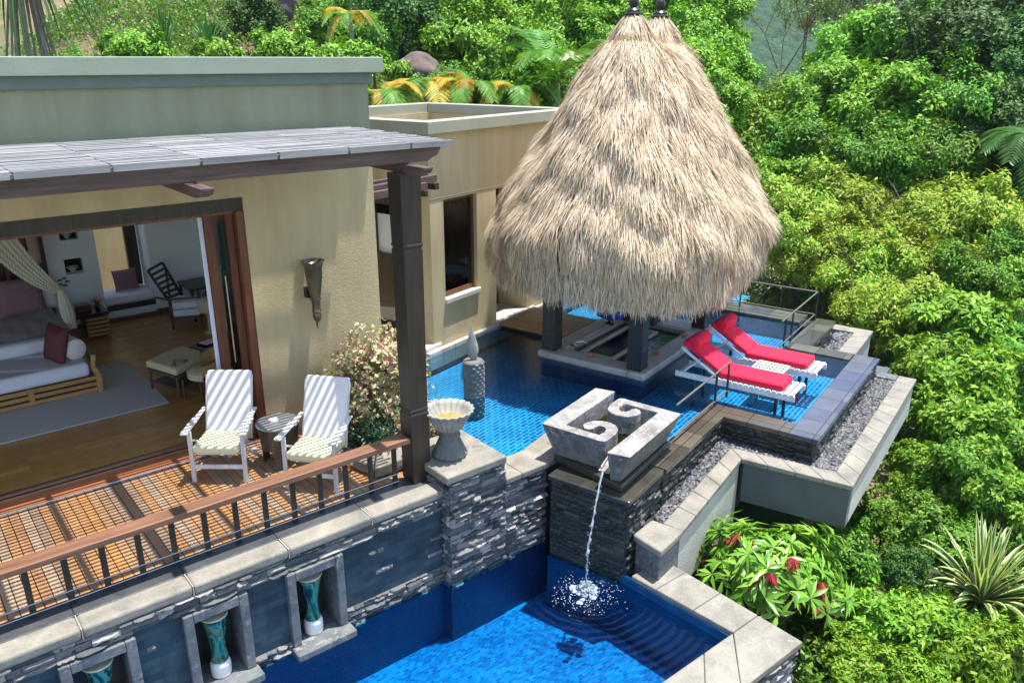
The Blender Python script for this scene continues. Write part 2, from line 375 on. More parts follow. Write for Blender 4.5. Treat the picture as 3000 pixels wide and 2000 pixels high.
def tag(o, label, cat, group=None, kind=None):
    if label: o['label'] = label
    if cat: o['category'] = cat
    if group: o['group'] = group
    if kind: o['kind'] = kind
    return o
def thing(name, label, cat, loc=(0, 0, 0), rz=0.0, group=None):
    o = bpy.data.objects.new(name, None); COL.objects.link(o); o.empty_display_size = .2
    o.location = loc; o.rotation_euler = (0, 0, rz); return tag(o, label, cat, group)
def local(mb, name, mats, root, **kw):
    """mesh given in the root's own space"""
    o = build(mb, name, mats, None, **kw); o.parent = root; return o
def copy_tree(o, loc, rz, label, scale=None):
    c = o.copy(); COL.objects.link(c); c.location = loc; c.rotation_euler = (0, 0, rz)
    if scale is not None: c.scale = (scale, scale, scale) if isinstance(scale, (int, float)) else scale
    c['label'] = label
    for ch in list(o.children):
        d = ch.copy(); COL.objects.link(d); d.parent = c
        for g in ch.children:
            e = g.copy(); COL.objects.link(e); e.parent = d
    return c
def struct(mb, name, mats, **kw):
    o = build(mb, name, mats, None, **kw); o['kind'] = 'structure'; return o
# ------------------------------------------------------------------ split-face stone walls
def ledger(mb, o, d, L, z0, z1, nrm, row=.062, smin=.10, smax=.26, pmin=.004, pmax=.05, rnd=None):
    """courses of split stones, each with its own rough broken face"""
    rnd = rnd or random; o = Vector(o); d = Vector(d).normalized(); nrm = Vector(nrm).normalized()
    z = z0
    while z < z1 - .008:
        h = min(row * rnd.uniform(.75, 1.25), z1 - z); x = -rnd.uniform(0, .1)
        while x < L:
            l = rnd.uniform(smin, smax); a, b = max(0, x), min(L, x + l)
            if b - a > .012:
                base = rnd.uniform(pmin, pmax); nx, nz = 6, 3; vs = []
                bulge = rnd.uniform(.2, 1)
                for j in range(nz + 1):
                    for i in range(nx + 1):
                        fx, fz = i / nx, j / nz
                        e = 1.0 if (0 < i < nx and 0 < j < nz) else .45
                        pr = base * e + rnd.uniform(-.014, .014) * bulge + (.014 * (1 - abs(2 * fz - 1.3)) if 0 < j < nz else 0)
                        q = o + d * (a + .002 + (b - a - .004) * fx + (rnd.uniform(-.008, .008) if 0 < i < nx else 0)) + nrm * max(.0, pr)
                        vs.append((q.x, q.y, z + .002 + (h - .004) * fz + (rnd.uniform(-.005, .005) if 0 < j < nz else 0)))
                g = nx + 1; fs = [(j * g + i, j * g + i + 1, (j + 1) * g + i + 1, (j + 1) * g + i) for j in range(nz) for i in range(nx)]
                rim = [i for i in range(g)] + [j * g + nx for j in range(1, nz + 1)] + [nz * g + i for i in range(nx - 1, -1, -1)] + [j * g for j in range(nz - 1, 0, -1)]
                n0 = len(vs)
                for r in rim:
                    q = Vector(vs[r]); dd = (q - o).dot(nrm); q = q - nrm * (dd + .02); vs.append(tuple(q))
                m = len(rim)
                for k in range(m): fs.append((rim[k], n0 + k, n0 + (k + 1) % m, rim[(k + 1) % m]))
                mb.add(vs, fs)
            x += l
        z += h + rnd.uniform(0, .006)
WL = -1.10      # lower pool water
ZP = -.07       # upper pool water
ZS = -.05       # upper slabs
# ================================================================== VILLA
villa = thing('villa_house', 'tan stuccoed flat roofed villa bedroom wing with wide open front', 'house', (1.0, 8.79, 0))
m = MB(); m.box(3.30, 4.95, 8.79, 9.05, -.4, 3.62); m.box(-4, 3.30, 8.79, 9.05, 2.96, 3.62); m.box(-4, -2.2, 8.79, 9.05, -.4, 2.96)
m.box(4.70, 4.95, 9.05, 15.2, -.4, 4.13); m.box(-4, -3.8, 12.9, 15.2, -.4, 4.13); m.box(-4, -3.8, 9.05, 12.9, 2.98, 4.13)  # unseen left side left open to let more light into the bedroom
build(m, 'wall', 'stucco_tan', villa)
m = MB(); m.box(-4, 4.95, 8.79, 9.05, 3.625, 4.13); m.box(-4, 4.698, 9.05, 15.2, 3.2, 4.13)
o = build(m, 'upper_wall', 'stucco_shaded', villa); tag(o, 'upper band of the front wall above the pergola, shade painted grey green', None)
m = MB(); m.box(-4, 4.99, 8.74, 9.4, 4.132, 4.25); build(m, 'cornice', 'ledge_paint', villa, bev=.006)
m = MB(); m.box(-4, 5.09, 8.64, 15.35, 4.252, 4.42); build(m, 'roof_coping', 'coping_paint', villa, bev=.008)
m = MB(); m.box(3.30, 4.955, 8.783, 8.789, 3.28, 3.292); build(m, 'control_joint', 'ledge_paint', villa)
# inside shell
m = MB(); z0 = .03
m.box(-3.8, 2.20, 14.85, 15.0, z0, 2.98); m.box(2.20, 2.96, 14.85, 15.0, z0, .98); m.box(2.20, 2.44, 14.85, 15.0, .98, 2.98); m.box(2.72, 2.96, 14.85, 15.0, .98, 2.98)
m.box(2.44, 2.72, 14.85, 15.0, 1.24, 1.56); m.box(2.44, 2.72, 14.85, 15.0, 1.82, 2.98)
m.box(2.96, 3.78, 14.85, 15.55, z0, .22); m.box(2.96, 3.78, 14.85, 15.0, 2.55, 2.98); m.box(3.78, 4.698, 14.85, 15.0, z0, 2.98)
m.box(2.90, 2.959, 15.0, 15.55, .2, 2.98); m.box(3.781, 3.84, 15.0, 15.55, .2, 2.98)
o = build(m, 'inner_wall', 'wall_white', villa); tag(o, 'pale grey blue back wall of the bedroom with two square niches', None)
m = MB(); m.box(4.66, 4.699, 9.05, 14.85, z0, 2.98); build(m, 'side_wall', 'wall_white', villa)
m = MB(); m.box(-3.8, 4.66, 9.05, 14.85, 2.98, 3.1); build(m, 'ceiling', 'ceiling_white', villa)
m = MB(); m.box(2.96, 3.78, 14.80, 14.849, z0, .10); m.box(3.78, 4.66, 14.80, 14.849, z0, .13); m.box(2.2, 2.96, 14.80, 14.849, z0, .10); build(m, 'skirting', 'brown_wood', villa)
fr = build(MB().box(-4, 3.30, 8.81, 8.95, 2.81, 2.958), 'door_frame', 'dark_wood', villa, bev=.004)
m = MB(); m.box(-4, 3.18, 8.96, 9.04, 2.79, 2.85); m.box(-4, 3.2, 8.83, 8.86, 2.78, 2.808); build(m, 'track_rail', 'brown_wood', fr)
m = MB(); m.box(3.21, 3.298, 8.80, 8.90, .0, 2.808); m.box(3.13, 3.205, 8.905, 8.95, .0, 2.808); m.box(3.16, 3.298, 8.955, 9.04, .0, 2.808); build(m, 'jamb', 'brown_wood', fr)
m = MB(); m.box(-4, 3.2, 8.775, 8.80, -.01, .035); tk = build(m, 'floor_track', 'chrome', villa, bev=.008)
m = MB(); m.box(-4, 3.2, 9.17, 9.19, .0, .045); build(m, 'floor_track', 'chrome', villa)
m = MB(); m.box(-4, 3.2, 9.195, 9.26, -.01, .028); build(m, 'threshold', 'brown_wood', villa)
# window behind the window seat
wn = build(MB().box(2.96, 2.985, 15.5, 15.54, .55, 2.5).box(3.755, 3.78, 15.5, 15.54, .55, 2.5).box(2.985, 3.755, 15.5, 15.54, 2.46, 2.5), 'window', 'dark_wood', villa)
m = MB(); m.box(3.55, 3.74, 15.35, 15.45, .5, 2.5); build(m, 'shutter', 'dark_wood', wn)
m = MB(); m.box(2.96, 3.78, 14.83, 14.849, .225, .33); build(m, 'seat_board', 'dark_wood', villa, bev=.004)
# sunlit garden wall seen through that window
gw = thing('garden_wall', 'ochre garden wall seen through the window behind the bedroom seat', 'wall', (3.4, 17.2, 0))
build(MB().box(1.5, 6.0, 17.2, 17.5, -.4, 3.1), 'wall_face', 'stucco_tan', gw)
# headboard panelling
hb = thing('headboard', 'tall dark slatted wood headboard behind the big bed', 'headboard', (.9, 14.8, z0))
m = MB(); m.box(-1.6, 2.18, 14.80, 14.848, z0, 2.6); build(m, 'panel', 'dark_wood', hb)
m = MB()
for i in range(26): m.box(-1.5 + i * .14, -1.44 + i * .14, 14.775, 14.799, .4, 2.5)
build(m, 'slats', 'brown_wood', hb, bev=.003)
m = MB(); m.box(-1.2, 2.1, 14.62, 14.772, .62, .70); build(m, 'shelf', 'dark_wood', hb, bev=.004)
wl = thing('wall_lamp', 'tall cream cylinder wall lamp beside the bed', 'lamp', (2.02, 14.7, 1.25))
m = MB(); m.lathe((2.02, 14.70, 1.28), [(.075, 0), (.082, .1), (.088, .5), (.088, .52)], 20); build(m, 'lamp_shade', 'wall_lamp', wl, smooth=True)
m = MB(); m.box(1.97, 2.07, 14.70, 14.772, 1.5, 1.6); build(m, 'bracket', 'dark_metal', wl)
# floors
s = MB(); s.box(-4, 4.69, 9.26, 14.86, -.3, .03); struct(s, 'floor', 'floor_wood')
s = MB(); s.box(-4, 4.3, 6.84, 9.2, -.35, -.028); struct(s, 'deck_base', 'dark_wood')
# deck boards across, edge boards along
s = MB(); x = -1.2
while x < 4.28:
    s.box(x, x + .083, 6.845, 8.765, -.024, 0); x += .09
deck = struct(s, 'deck', 'deck_boards', bev=.002, seg=1)
s = MB()
for i in range(6): s.box(-4, 3.19, 8.81 + i * .058, 8.862 + i * .058, -.024, .006)
struct(s, 'deck_edge', 'deck_edge', bev=.002, seg=1)
# ------------------------------------------------------------------ window seat, niches' bowls
ws = thing('window_seat_cushion', 'white seat mattress in the window recess', 'cushion', (3.37, 15.1, .33))
m = MB(); m.box(2.965, 3.775, 14.86, 15.47, .332, .47); build(m, 'mattress', 'linen_white', ws, bev=.03, smooth=True, seg=3)
m = MB(); m.pillow((3.42, 15.22, .66), (1, .1, 0), (0, .35, 1), (0, -1, .3), .42, .38, .17, 12, seam=.06)
tag(build(m, 'pillow', 'stripe_mauve', None, smooth='all'), 'striped mauve square pillow leaning in the window seat', 'pillow')
for zz, lb in ((1.0, 'small pale bowl in the lower square wall niche'), (1.58, 'small pale bowl in the upper square wall niche')):
    m = MB(); m.lathe((2.56, 14.91, zz - .0), [(.03, 0), (.03, .02), (.075, .07), (.09, .10), (.08, .10), (.04, .03)], 18)
    tag(build(m, 'bowl', 'carved_light', None, smooth=True), lb, 'bowl', 'bowls in the wall niches')
nb = MB()
nb.box(2.441, 2.719, 14.99, 15.03, .985, 1.238); build(nb, 'niche_back', 'black_lacquer', villa)
nb = MB(); nb.box(2.441, 2.719, 14.99, 15.03, 1.562, 1.818); build(nb, 'niche_back', 'black_lacquer', villa)
# ------------------------------------------------------------------ bed, daybed
bed = thing('bed', 'big white bed with grey ribbed coverlet and wooden base', 'bed', (.6, 13.3, z0))
build(MB().box(-1.4, 2.02, 12.62, 14.6, .06, .34), 'bed_base', 'brown_wood', bed, bev=.01)
build(MB().box(-1.38, 2.0, 12.55, 14.58, .345, .62), 'mattress', 'linen_white', bed, bev=.07, smooth=True, seg=4)
def cov(u, v):
    x = -1.36 + u * 3.36; y = 12.7 + v * 1.55
    z = .628 + .012 * math.sin(9 * x + 3 * y) * math.sin(5 * y) + .006 * math.sin(31 * x)
    if u > .97: z -= .10 * (u - .97) / .03; x = 2.0 + .02
    return (x, y, z + .02)
build(MB().grid(cov, 70, 40), 'coverlet', 'coverlet', bed, smooth='all')
m = MB(); m.pillow((1.63, 14.12, .91), (1, 0, 0), (0, .38, 1), (0, -1, .38), .66, .58, .24, 14, seam=.05)
tag(build(m, 'pillow', 'stripe_mauve', None, smooth='all'), 'large striped mauve pillow leaning on the bed', 'pillow')
m = MB(); m.pillow((1.95, 14.34, .84), (1, .12, 0), (0, .45, 1), (0, -1, .4), .44, .5, .2, 12, seam=.05)
tag(build(m, 'pillow', 'linen_white', None, smooth='all'), 'white pillow behind and right of the striped pillow on the bed', 'pillow')
m = MB(); m.pillow((1.05, 14.36, .82), (1, 0, 0), (0, .45, 1), (0, -1, .4), .6, .5, .2, 12, seam=.05)
tag(build(m, 'pillow', 'linen_white', None, smooth='all'), 'white pillow left of the striped pillow at the photo edge', 'pillow')
m = MB(); m.pillow((.2, 14.2, .86), (1, 0, 0), (0, .38, 1), (0, -1, .38), .74, .56, .22, 10, seam=.05)
tag(build(m, 'pillow', 'stripe_mauve', None, smooth='all'), 'striped mauve pillow at the far left of the bed', 'pillow')
db = thing('daybed', 'daybed with slatted golden wood base and white mattress at the foot of the bed', 'daybed', (.9, 11.9, z0))
fr = MB()
for k, zz in enumerate((.075, .155, .235)): fr.box(-1.5, 2.06, 11.61 + k * .004, 11.67, zz - .026, zz + .026)
for x in (-1.2, .0, 1.2): fr.box(x, x + .07, 11.60, 11.675, .045, .27)
o = build(fr, 'base_rails', 'teak_light', db, bev=.008)
build(MB().box(-1.5, 2.0, 11.68, 12.5, .05, .24), 'base_box', 'dark_wood', db)
for y0 in (11.60, 12.45):
    m = MB(); m.bar((2.06, y0, .03), (2.07, y0, .30), .07, .07, up=(0, 1, 0)); m.bar((2.07, y0, .28), (2.02, y0 + .02, .42), .06, .05, up=(0, 1, 0)); m.bar((2.02, y0 + .02, .40), (2.05, y0 + .02, .58), .055, .05, up=(0, 1, 0))
    build(m, 'leg', 'teak_light', db, bev=.012)
m = MB(); m.box(2.03, 2.08, 11.66, 12.45, .12, .17); m.box(2.03, 2.08, 11.66, 12.45, .52, .58); build(m, 'side_rail', 'dark_wood', db, bev=.01)
build(MB().box(-1.5, 1.98, 11.63, 12.52, .27, .47), 'mattress', 'linen_white', db, bev=.06, smooth=True, seg=4)
build(MB().grid(lambda u, v: (-1.48 + 3.44 * u, 11.70 + .80 * v, .474 + .005 * math.sin(20 * u + 8 * v)), 50, 12), 'throw', 'cover_grey', db, smooth='all')
m = MB(); L = .52; c = Vector((1.90, 11.86, .61)); d = Vector((-.25, .97, 0)).normalized()
m.tube([c, c + d * .03, c + d * .2, c + d * .4, c + d * .60, c + d * .63], [.08, .145, .152, .152, .145, .08], 20)
tag(build(m, 'bolster', 'cushion_white', None, smooth=True), 'white cylindrical bolster lying at the end of the daybed', 'bolster')
m = MB(); m.pillow((1.68, 11.93, .735), (.30, -.50, -.12), (.30, .12, 1), (-.85, -.45, .3), .34, .52, .17, 12, seam=.06)
tag(build(m, 'pillow', 'maroon', None, smooth='all'), 'dark red pillow tilted against the bolster on the daybed', 'pillow')
# rug
s = thing('rug', 'pale grey blue woven rug on the bedroom floor', 'rug', (1.4, 11.6, .034))
build(MB().box(-2.5, 2.65, 10.62, 12.62, .032, .044), 'pile', 'rug', s)
build(MB().box(-2.5, 2.66, 10.60, 10.618, .032, .046).box(2.652, 2.67, 10.60, 12.63, .032, .046), 'binding', 'cover_grey', s)
# nightstand + things on it
ns = thing('nightstand', 'slatted golden wood bedside table with black top', 'table', (2.65, 14.35, z0))
m = MB()
for k in range(5): m.box(2.47, 2.81, 14.10, 14.12, .06 + k * .068, .10 + k * .068); m.box(2.80, 2.82, 14.12, 14.58, .06 + k * .068, .10 + k * .068)
build(m, 'slats', 'teak_light', ns, bev=.004)
build(MB().box(2.48, 2.80, 14.122, 14.6, .05, .40), 'carcass', 'dark_wood', ns)
build(MB().box(2.30, 2.83, 14.08, 14.62, .405, .46), 'top', 'black_lacquer', ns, bev=.006)
m = MB(); m.box(2.40, 2.62, 14.30, 14.46, .462, .56); m.box(2.42, 2.60, 14.285, 14.30, .475, .55)
tag(build(m, 'box', 'pot_maroon', None, bev=.006), 'small dark wooden box on the bedside table', 'box')
fl = thing('flower_vase', 'small dark vase of orange flowers on the bedside table', 'vase', (2.72, 14.32, .462))
build(MB().lathe((2.72, 14.32, .462), [(.03, 0), (.045, .04), (.03, .08), (.035, .1)], 14), 'vase', 'dark_metal', fl, smooth=True)
m = MB()
for k in range(9):
    a = k * 2.4; r = .02 + .05 * (k % 3) / 2; m.lathe((2.72 + r * math.cos(a), 14.32 + r * math.sin(a), .57 + .02 * (k % 4)), [(.006, 0), (.022, .012), (.026, .024), (.01, .034)], 7)
build(m, 'blossoms', 'petal_orange', fl)
m = MB()
for k in range(12):
    a = k * 1.3; m.bar((2.72, 14.32, .55), (2.72 + .08 * math.cos(a), 14.32 + .08 * math.sin(a), .60 + .02 * (k % 3)), .02, .002)
build(m, 'leaves', 'leaf_mid', fl)
# bed net drape and its black flower tie-back
dr = thing('bed_net', 'cream sheer bed net swept aside and tied beside the bed', 'curtain', (2.1, 13.4, .5))
def drape(u, v):
    # v: 0 top (ceiling, left) -> 1 tie ; u across
    p0 = Vector((1.10, 13.2, 2.75)); p1 = Vector((1.52, 13.15, 1.55)); p2 = Vector((2.03, 13.2, 1.14))
    c = p0 * (1 - v) ** 2 + p1 * 2 * v * (1 - v) + p2 * v * v
    w = .46 * (1 - v) ** .8 + .09
    f = math.sin(u * 38) * .020 * (1 - .6 * v)
    return c + Vector((.88, 0, .30 + .5 * v)) * (u - .5) * w + Vector((0, 1, 0)) * f
build(MB().grid(drape, 110, 40), 'swag', 'sheer', dr, smooth='all')
def tail(u, v):
    a = u * 2 * PI; r = .035 + .075 * math.sin(min(1, v * 1.6) * PI / 2) * (1 + .12 * math.cos(9 * a)); r *= (1 - .35 * v)
    return (2.05 + .06 * v + r * math.cos(a), 13.2 + r * math.sin(a) * .8, 1.16 - .62 * v)
build(MB().grid(tail, 60, 24), 'tail', 'sheer', dr, smooth='all')
m = MB()
for k in range(5):
    a = k * 2 * PI / 5; m.lathe((2.10 + .055 * math.cos(a), 13.12, 1.27 + .055 * math.sin(a)), [(.008, -.01), (.035, 0), (.03, .02), (.005, .03)], 9)
build(m, 'tie_flower', 'black_lacquer', dr)
# ------------------------------------------------------------------ sliding door folded to the right + curtain
sd = thing('sliding_door', 'brown framed glass sliding door pushed open at the right of the opening', 'door', (3.0, 9.0, z0))
m = MB(); m.box(2.93, 3.04, 9.06, 9.10, .04, 2.78); build(m, 'stile', 'brown_wood', sd, bev=.004)
m = MB(); m.box(3.04, 4.0, 9.06, 9.10, .04, .16); m.box(3.04, 4.0, 9.06, 9.10, 2.68, 2.78); build(m, 'rail', 'brown_wood', sd)
build(MB().box(3.04, 4.0, 9.075, 9.085, .16, 2.68), 'pane', 'glass_dark', sd)
m = MB(); m.tube([(3.09, 9.02, .99), (3.09, 9.02, 2.05)], .013, 10); m.bar((3.09, 9.02, 1.05), (3.09, 9.07, 1.05), .02); m.bar((3.09, 9.02, 2.0), (3.09, 9.07, 2.0), .02); build(m, 'handle', 'chrome', sd, smooth=True)
m = MB(); m.box(3.075, 3.105, 9.045, 9.058, 1.9, 2.12); build(m, 'handle_plate', 'dark_metal', sd)
cu = MB(); cu.grid(lambda u, v: (2.868 + .062 * u, 9.06 + .03 * u + .006 * math.sin(u * 20), 2.78 - 2.72 * v), 40, 20)
tag(build(cu, 'curtain', 'linen_white', None, smooth='all'), 'narrow pale curtain gathered beside the sliding door', 'curtain')
# ------------------------------------------------------------------ slatted armchair by the back wall
ac = thing('wooden_armchair', 'slatted brown wood armchair with white seat cushions near the back wall', 'chair', (3.98, 13.9, z0))
def W(m_, a, b, w=.035, h=.035, **k): return m_.bar(a, b, w, h, **k)
for (x, y, h) in ((3.72, 13.76, .56), (4.14, 13.58, .56), (3.86, 14.22, 1.0), (4.30, 14.05, .56)):
    m = MB(); W(m, (x, y, .03), (x, y, h)); build(m, 'leg', 'brown_wood', ac, bev=.005)
m = MB(); W(m, (3.72, 13.76, .22), (4.14, 13.58, .22)); W(m, (3.72, 13.76, .22), (3.86, 14.22, .22)); W(m, (4.14, 13.58, .22), (4.30, 14.05, .22)); build(m, 'seat_frame', 'brown_wood', ac)
m = MB(); W(m, (3.70, 13.72, .57), (3.58, 14.02, .57), .05, .03); W(m, (3.70, 13.74, .57), (4.16, 13.56, .57), .04, .03); build(m, 'arm', 'brown_wood', ac, bev=.006)
m = MB(); bx = Vector((3.62, 13.92, 0)); by = Vector((3.96, 13.80, 0)); tilt = Vector((-.16, .05, 0))
b0, b1 = Vector((3.70, 13.80, .58)), Vector((3.98, 13.98, .58)); t0, t1 = Vector((3.50, 13.95, 1.06)), Vector((3.80, 14.13, 1.12))
W(m, b0, t0, .03, .04); W(m, b1, t1, .03, .04)
for k in range(7):
    q = k / 6; W(m, b0.lerp(t0, q), b1.lerp(t1, q), .012, .045)
build(m, 'backrest', 'dark_wood', ac)
m = MB(); m.prism([(3.74, 13.72), (4.14, 13.55), (4.30, 14.02), (3.90, 14.2)], .25, .37); build(m, 'seat_cushion', 'linen_white', ac, bev=.025, smooth=True)
m = MB(); m.prism([(3.74, 13.72), (4.14, 13.55), (4.30, 14.02), (3.90, 14.2)], .38, .50); build(m, 'seat_cushion', 'linen_white', ac, bev=.03, smooth=True)
dk = thing('writing_desk', 'dark brown writing desk with a grey top behind the armchair', 'desk', (4.4, 14.3, z0))
build(MB().box(4.12, 4.64, 13.9, 14.6, .60, .64), 'top', 'dark_wood', dk, bev=.004)
for x, y in ((4.16, 13.94), (4.6, 13.94), (4.16, 14.56), (4.6, 14.56)): build(MB().box(x - .02, x + .02, y - .02, y + .02, .03, .60), 'leg', 'dark_wood', dk)
lt = thing('table_lamp', 'round cream shaded lamp on a short stand by the armchair', 'lamp', (4.22, 12.9, z0))
build(MB().lathe((4.16, 13.2, .40), [(.13, 0), (.15, .02), (.16, .2), (.15, .22), (.1, .23)], 24), 'lamp_shade', 'lamp_shade', lt, smooth=True)
build(MB().lathe((4.16, 13.2, .03), [(.1, 0), (.1, .02), (.035, .05), (.035, .38)], 14), 'stand', 'linen_cream', lt, smooth=True)
# ottoman + rattan chair + black table + pot
ot = thing('ottoman', 'square footstool with cream cushion on dark turned legs', 'ottoman', (3.0, 11.1, z0))
oc = [(2.60, 11.25), (3.2, 11.58), (3.42, 11.02), (2.82, 10.62)]
for x, y in oc:
    cx, cy = 3.01, 11.12; m = MB(); m.tube([(cx + (x - cx) * .9, cy + (y - cy) * .9, .03), (cx + (x - cx) * .88, cy + (y - cy) * .88, .34)], .018, 8); build(m, 'leg', 'wicker_dark', ot, smooth=True)
build(MB().prism([(3.01 + (x - 3.01) * .97, 11.12 + (y - 11.12) * .97) for x, y in oc], .32, .36), 'frame', 'wicker_dark', ot, bev=.008)
build(MB().prism([(3.01 + (x - 3.01) * .88, 11.12 + (y - 11.12) * .88) for x, y in oc], .14, .155), 'stretcher', 'wicker_dark', ot)
build(MB().prism(oc, .362, .47), 'cushion', 'linen_cream', ot, bev=.04, smooth=True, seg=4)
rc = thing('rattan_chair', 'low woven rattan armchair with cream seat half hidden by the deck chair', 'chair', (3.2, 10.7, z0))
def shell(u, v):
    a = math.radians(-125 + 215 * u); r = .30 + .02 * math.sin(v * 3); top = .52 + .12 * math.sin(u * PI)
    return (3.26 + r * math.cos(a), 10.62 + r * math.sin(a), .26 + (top - .26) * v)
m = MB(); m.grid(shell, 40, 10); o = build(m, 'backrest', 'rattan', rc, smooth='all'); sdm = o.modifiers.new('solid', 'SOLIDIFY'); sdm.thickness = .03
m = MB(); m.tube([shell(i / 24, 1.03) for i in range(25)], .018, 8); m.tube([(2.98, 10.62, .56), (2.86, 10.78, .54), (2.86, 10.79, .03)], .018, 8); build(m, 'arm_rail', 'wicker_dark', rc, smooth=True)
for x, y in ((2.90, 10.66), (3.05, 10.38), (3.48, 10.45), (3.5, 10.8)):
    build(MB().tube([(x, y, .03), (x, y, .3)], .018, 8), 'leg', 'wicker_dark', rc, smooth=True)
build(MB().tube([(2.90, 10.66, .13), (3.05, 10.38, .13), (3.48, 10.45, .13)], .009, 6), 'stretcher', 'wicker_dark', rc)
build(MB().lathe((3.24, 10.64, .27), [(.2, 0), (.27, .02), (.27, .10), (.22, .13)], 20), 'seat_cushion', 'linen_cream', rc, smooth=True)
bt = thing('low_table', 'small black lacquered table behind the footstool', 'table', (3.55, 11.6, z0))
build(MB().prism([(3.34, 11.75), (3.66, 11.95), (3.86, 11.55), (3.52, 11.36)], .30, .36), 'top', 'black_lacquer', bt, bev=.006)
for x, y in ((3.38, 11.73), (3.64, 11.9), (3.8, 11.56), (3.53, 11.42)): build(MB().tube([(x, y, .03), (x, y, .3)], .015, 8), 'leg', 'black_lacquer', bt)
m = MB(); m.prism([(3.48, 11.76), (3.72, 11.84), (3.78, 11.66), (3.56, 11.56)], .362, .385); m.prism([(3.50, 11.75), (3.71, 11.82), (3.765, 11.665), (3.57, 11.58)], .386, .392, 1)
tag(build(m, 'book', ['black_lacquer', 'paper'], None), 'book with white page lying on the black table', 'book')
m = MB(); m.lathe((3.12, 9.95, .03), [(.10, 0), (.13, .02), (.15, .42), (.155, .46), (.14, .46), (.12, .1)], 24)
tag(build(m, 'pot', 'pot_maroon', None, smooth=True), 'glazed maroon pot standing just inside the doorway behind the deck chair', 'pot')
# ================================================================== PERGOLA
pg = thing('pergola', 'weathered dark timber pergola with grey slatted roof over the deck', 'pergola', (1.8, 7.7, 0))
def beam_prof(x0, x1, y0, y1, z0, z1):
    m = MB(); pts = [(x0, z0), (x1 - .16, z0), (x1 - .10, z0 + .035), (x1 - .05, z0 + .05), (x1 - .01, z1 - .03), (x1, z1)]; pts += [(x0, z1)]
    n = len(pts); vs = [(x, y0, z) for x, z in pts] + [(x, y1, z) for x, z in pts]
    m.add(vs, [tuple(range(n)), tuple(range(n, 2 * n))[::-1]] + [(i, n + i, n + (i + 1) % n, (i + 1) % n) for i in range(n)]); return m
build(beam_prof(-3, 4.54, 6.68, 6.76, 3.462, 3.60), 'front_beam', 'beam_wood', pg, bev=.004)
def joist(x):
    m = MB(); y0, y1, za, zb = 6.30, 8.785, 3.372, 3.458
    pts = [(y1, za), (y0 + .14, za), (y0 + .09, za + .02), (y0 + .04, za + .03), (y0, zb - .02), (y0, zb), (y1, zb)]
    n = len(pts); vs = [(x - .055, y, z) for y, z in pts] + [(x + .055, y, z) for y, z in pts]
    m.add(vs, [tuple(range(n)), tuple(range(n, 2 * n))[::-1]] + [(i, n + i, n + (i + 1) % n, (i + 1) % n) for i in range(n)]); return m
for x in (-.3, 2.1, 4.13): build(joist(x), 'joist', 'joist_wood', pg, bev=.004)
for x in (-.46, .2, .86, 1.51, 2.17, 2.82, 3.48, 4.13): build(MB().box(x - .028, x + .028, 6.62, 8.78, 3.602, 3.632), 'rafter', 'slats', pg)
bays = [-1.12, -.46, .2, .86, 1.51, 2.17, 2.82, 3.48, 4.13, 4.62]
m = MB()
for i in range(len(bays) - 1):
    y = 6.60
    while y < 8.76:
        w = random.uniform(.030, .038); zz = 3.634 + random.uniform(0, .006); sag = random.uniform(-.004, .004)
        x0, x1 = bays[i] + .004, bays[i + 1] - .004 + (random.uniform(-.06, .03) if i == len(bays) - 2 else 0)
        m.bar((x0, y, zz + .012), (x1, y + sag, zz + .012), w, .02); y += .065 + random.uniform(-.003, .003)
for i in range(len(bays) - 1): m.box(bays[i] + .012, bays[i + 1] - .012, 6.575, 6.592, 3.604, 3.658)
o = build(m, 'slat_roof', 'slats', pg); tag(o, 'silvery grey roof of thin slats', None)
def post(m, cx, cy, zs, hw):
    vs = []; fs = []
    for z, h in zip(zs, hw): vs += [(cx - h, cy - h, z), (cx + h, cy - h, z), (cx + h, cy + h, z), (cx - h, cy + h, z)]
    for i in range(len(zs) - 1):
        for k in range(4): fs.append((i * 4 + k, i * 4 + (k + 1) % 4, i * 4 + 4 + (k + 1) % 4, i * 4 + 4 + k))
    fs += [(3, 2, 1, 0), tuple(range(len(vs) - 4, len(vs)))]; m.add(vs, fs); return m
m = post(MB(), 4.132, 6.732, [.06, .86, .865, .885, .89, .91, .915, 2.62, 2.625, 2.645, 2.65, 2.675, 2.68, 3.37], [.112, .113, .105, .105, .111, .111, .105, .113, .106, .106, .116, .116, .110, .119])
build(m, 'post', 'dark_wood', pg, bev=.004)
# ================================================================== COPING + NICHE WALL + HANDRAIL
tw = thing('terrace_wall', 'blue grey tiled retaining wall with stone coping and vase niches below the deck', 'wall', (2, 6.5, 0))
m = MB(); x = -2.0; mj = MB(); md = MB()
while x < 4.0:
    l = .89 if x < 3.4 else .52; x1 = min(x + l, 4.44); m.box(x + .004, x1 - .004, 6.33, 6.56, -.045, .06); md.box(x + .002, x1 - .002, 6.562, 6.835, -.02, .052); mj.box(x1 - .0035, x1 + .0035, 6.332, 6.56, -.04, .056); x = x1
build(m, 'coping', 'coping_stone', tw, bev=.028, smooth=True, seg=3)
tag(build(md, 'inner_coping', 'coping_wet_shaded', tw, bev=.006), 'dark slate strip of the coping with the handrail shadow painted in', None); build(mj, 'mortar', 'carved_light', tw)
NX = [(2.39, 2.98), (1.43, 2.01), (.45, 1.04), (-.52, .07)]
m = MB(); edges = [-2.0]
for a, b in sorted(NX): edges += [a, b]
edges.append(4.40)
for i in range(0, len(edges), 2): m.box(edges[i], edges[i + 1], 6.36, 6.95, -2.0, -.21)
for a, b in NX: m.box(a, b, 6.66, 6.95, -2.0, -.21)
m.box(-2.0, 4.40, 6.36, 6.95, -.209, -.021)
build(m, 'tile_face', 'wall_tile', tw)
m = MB(); R1 = random.Random(3)
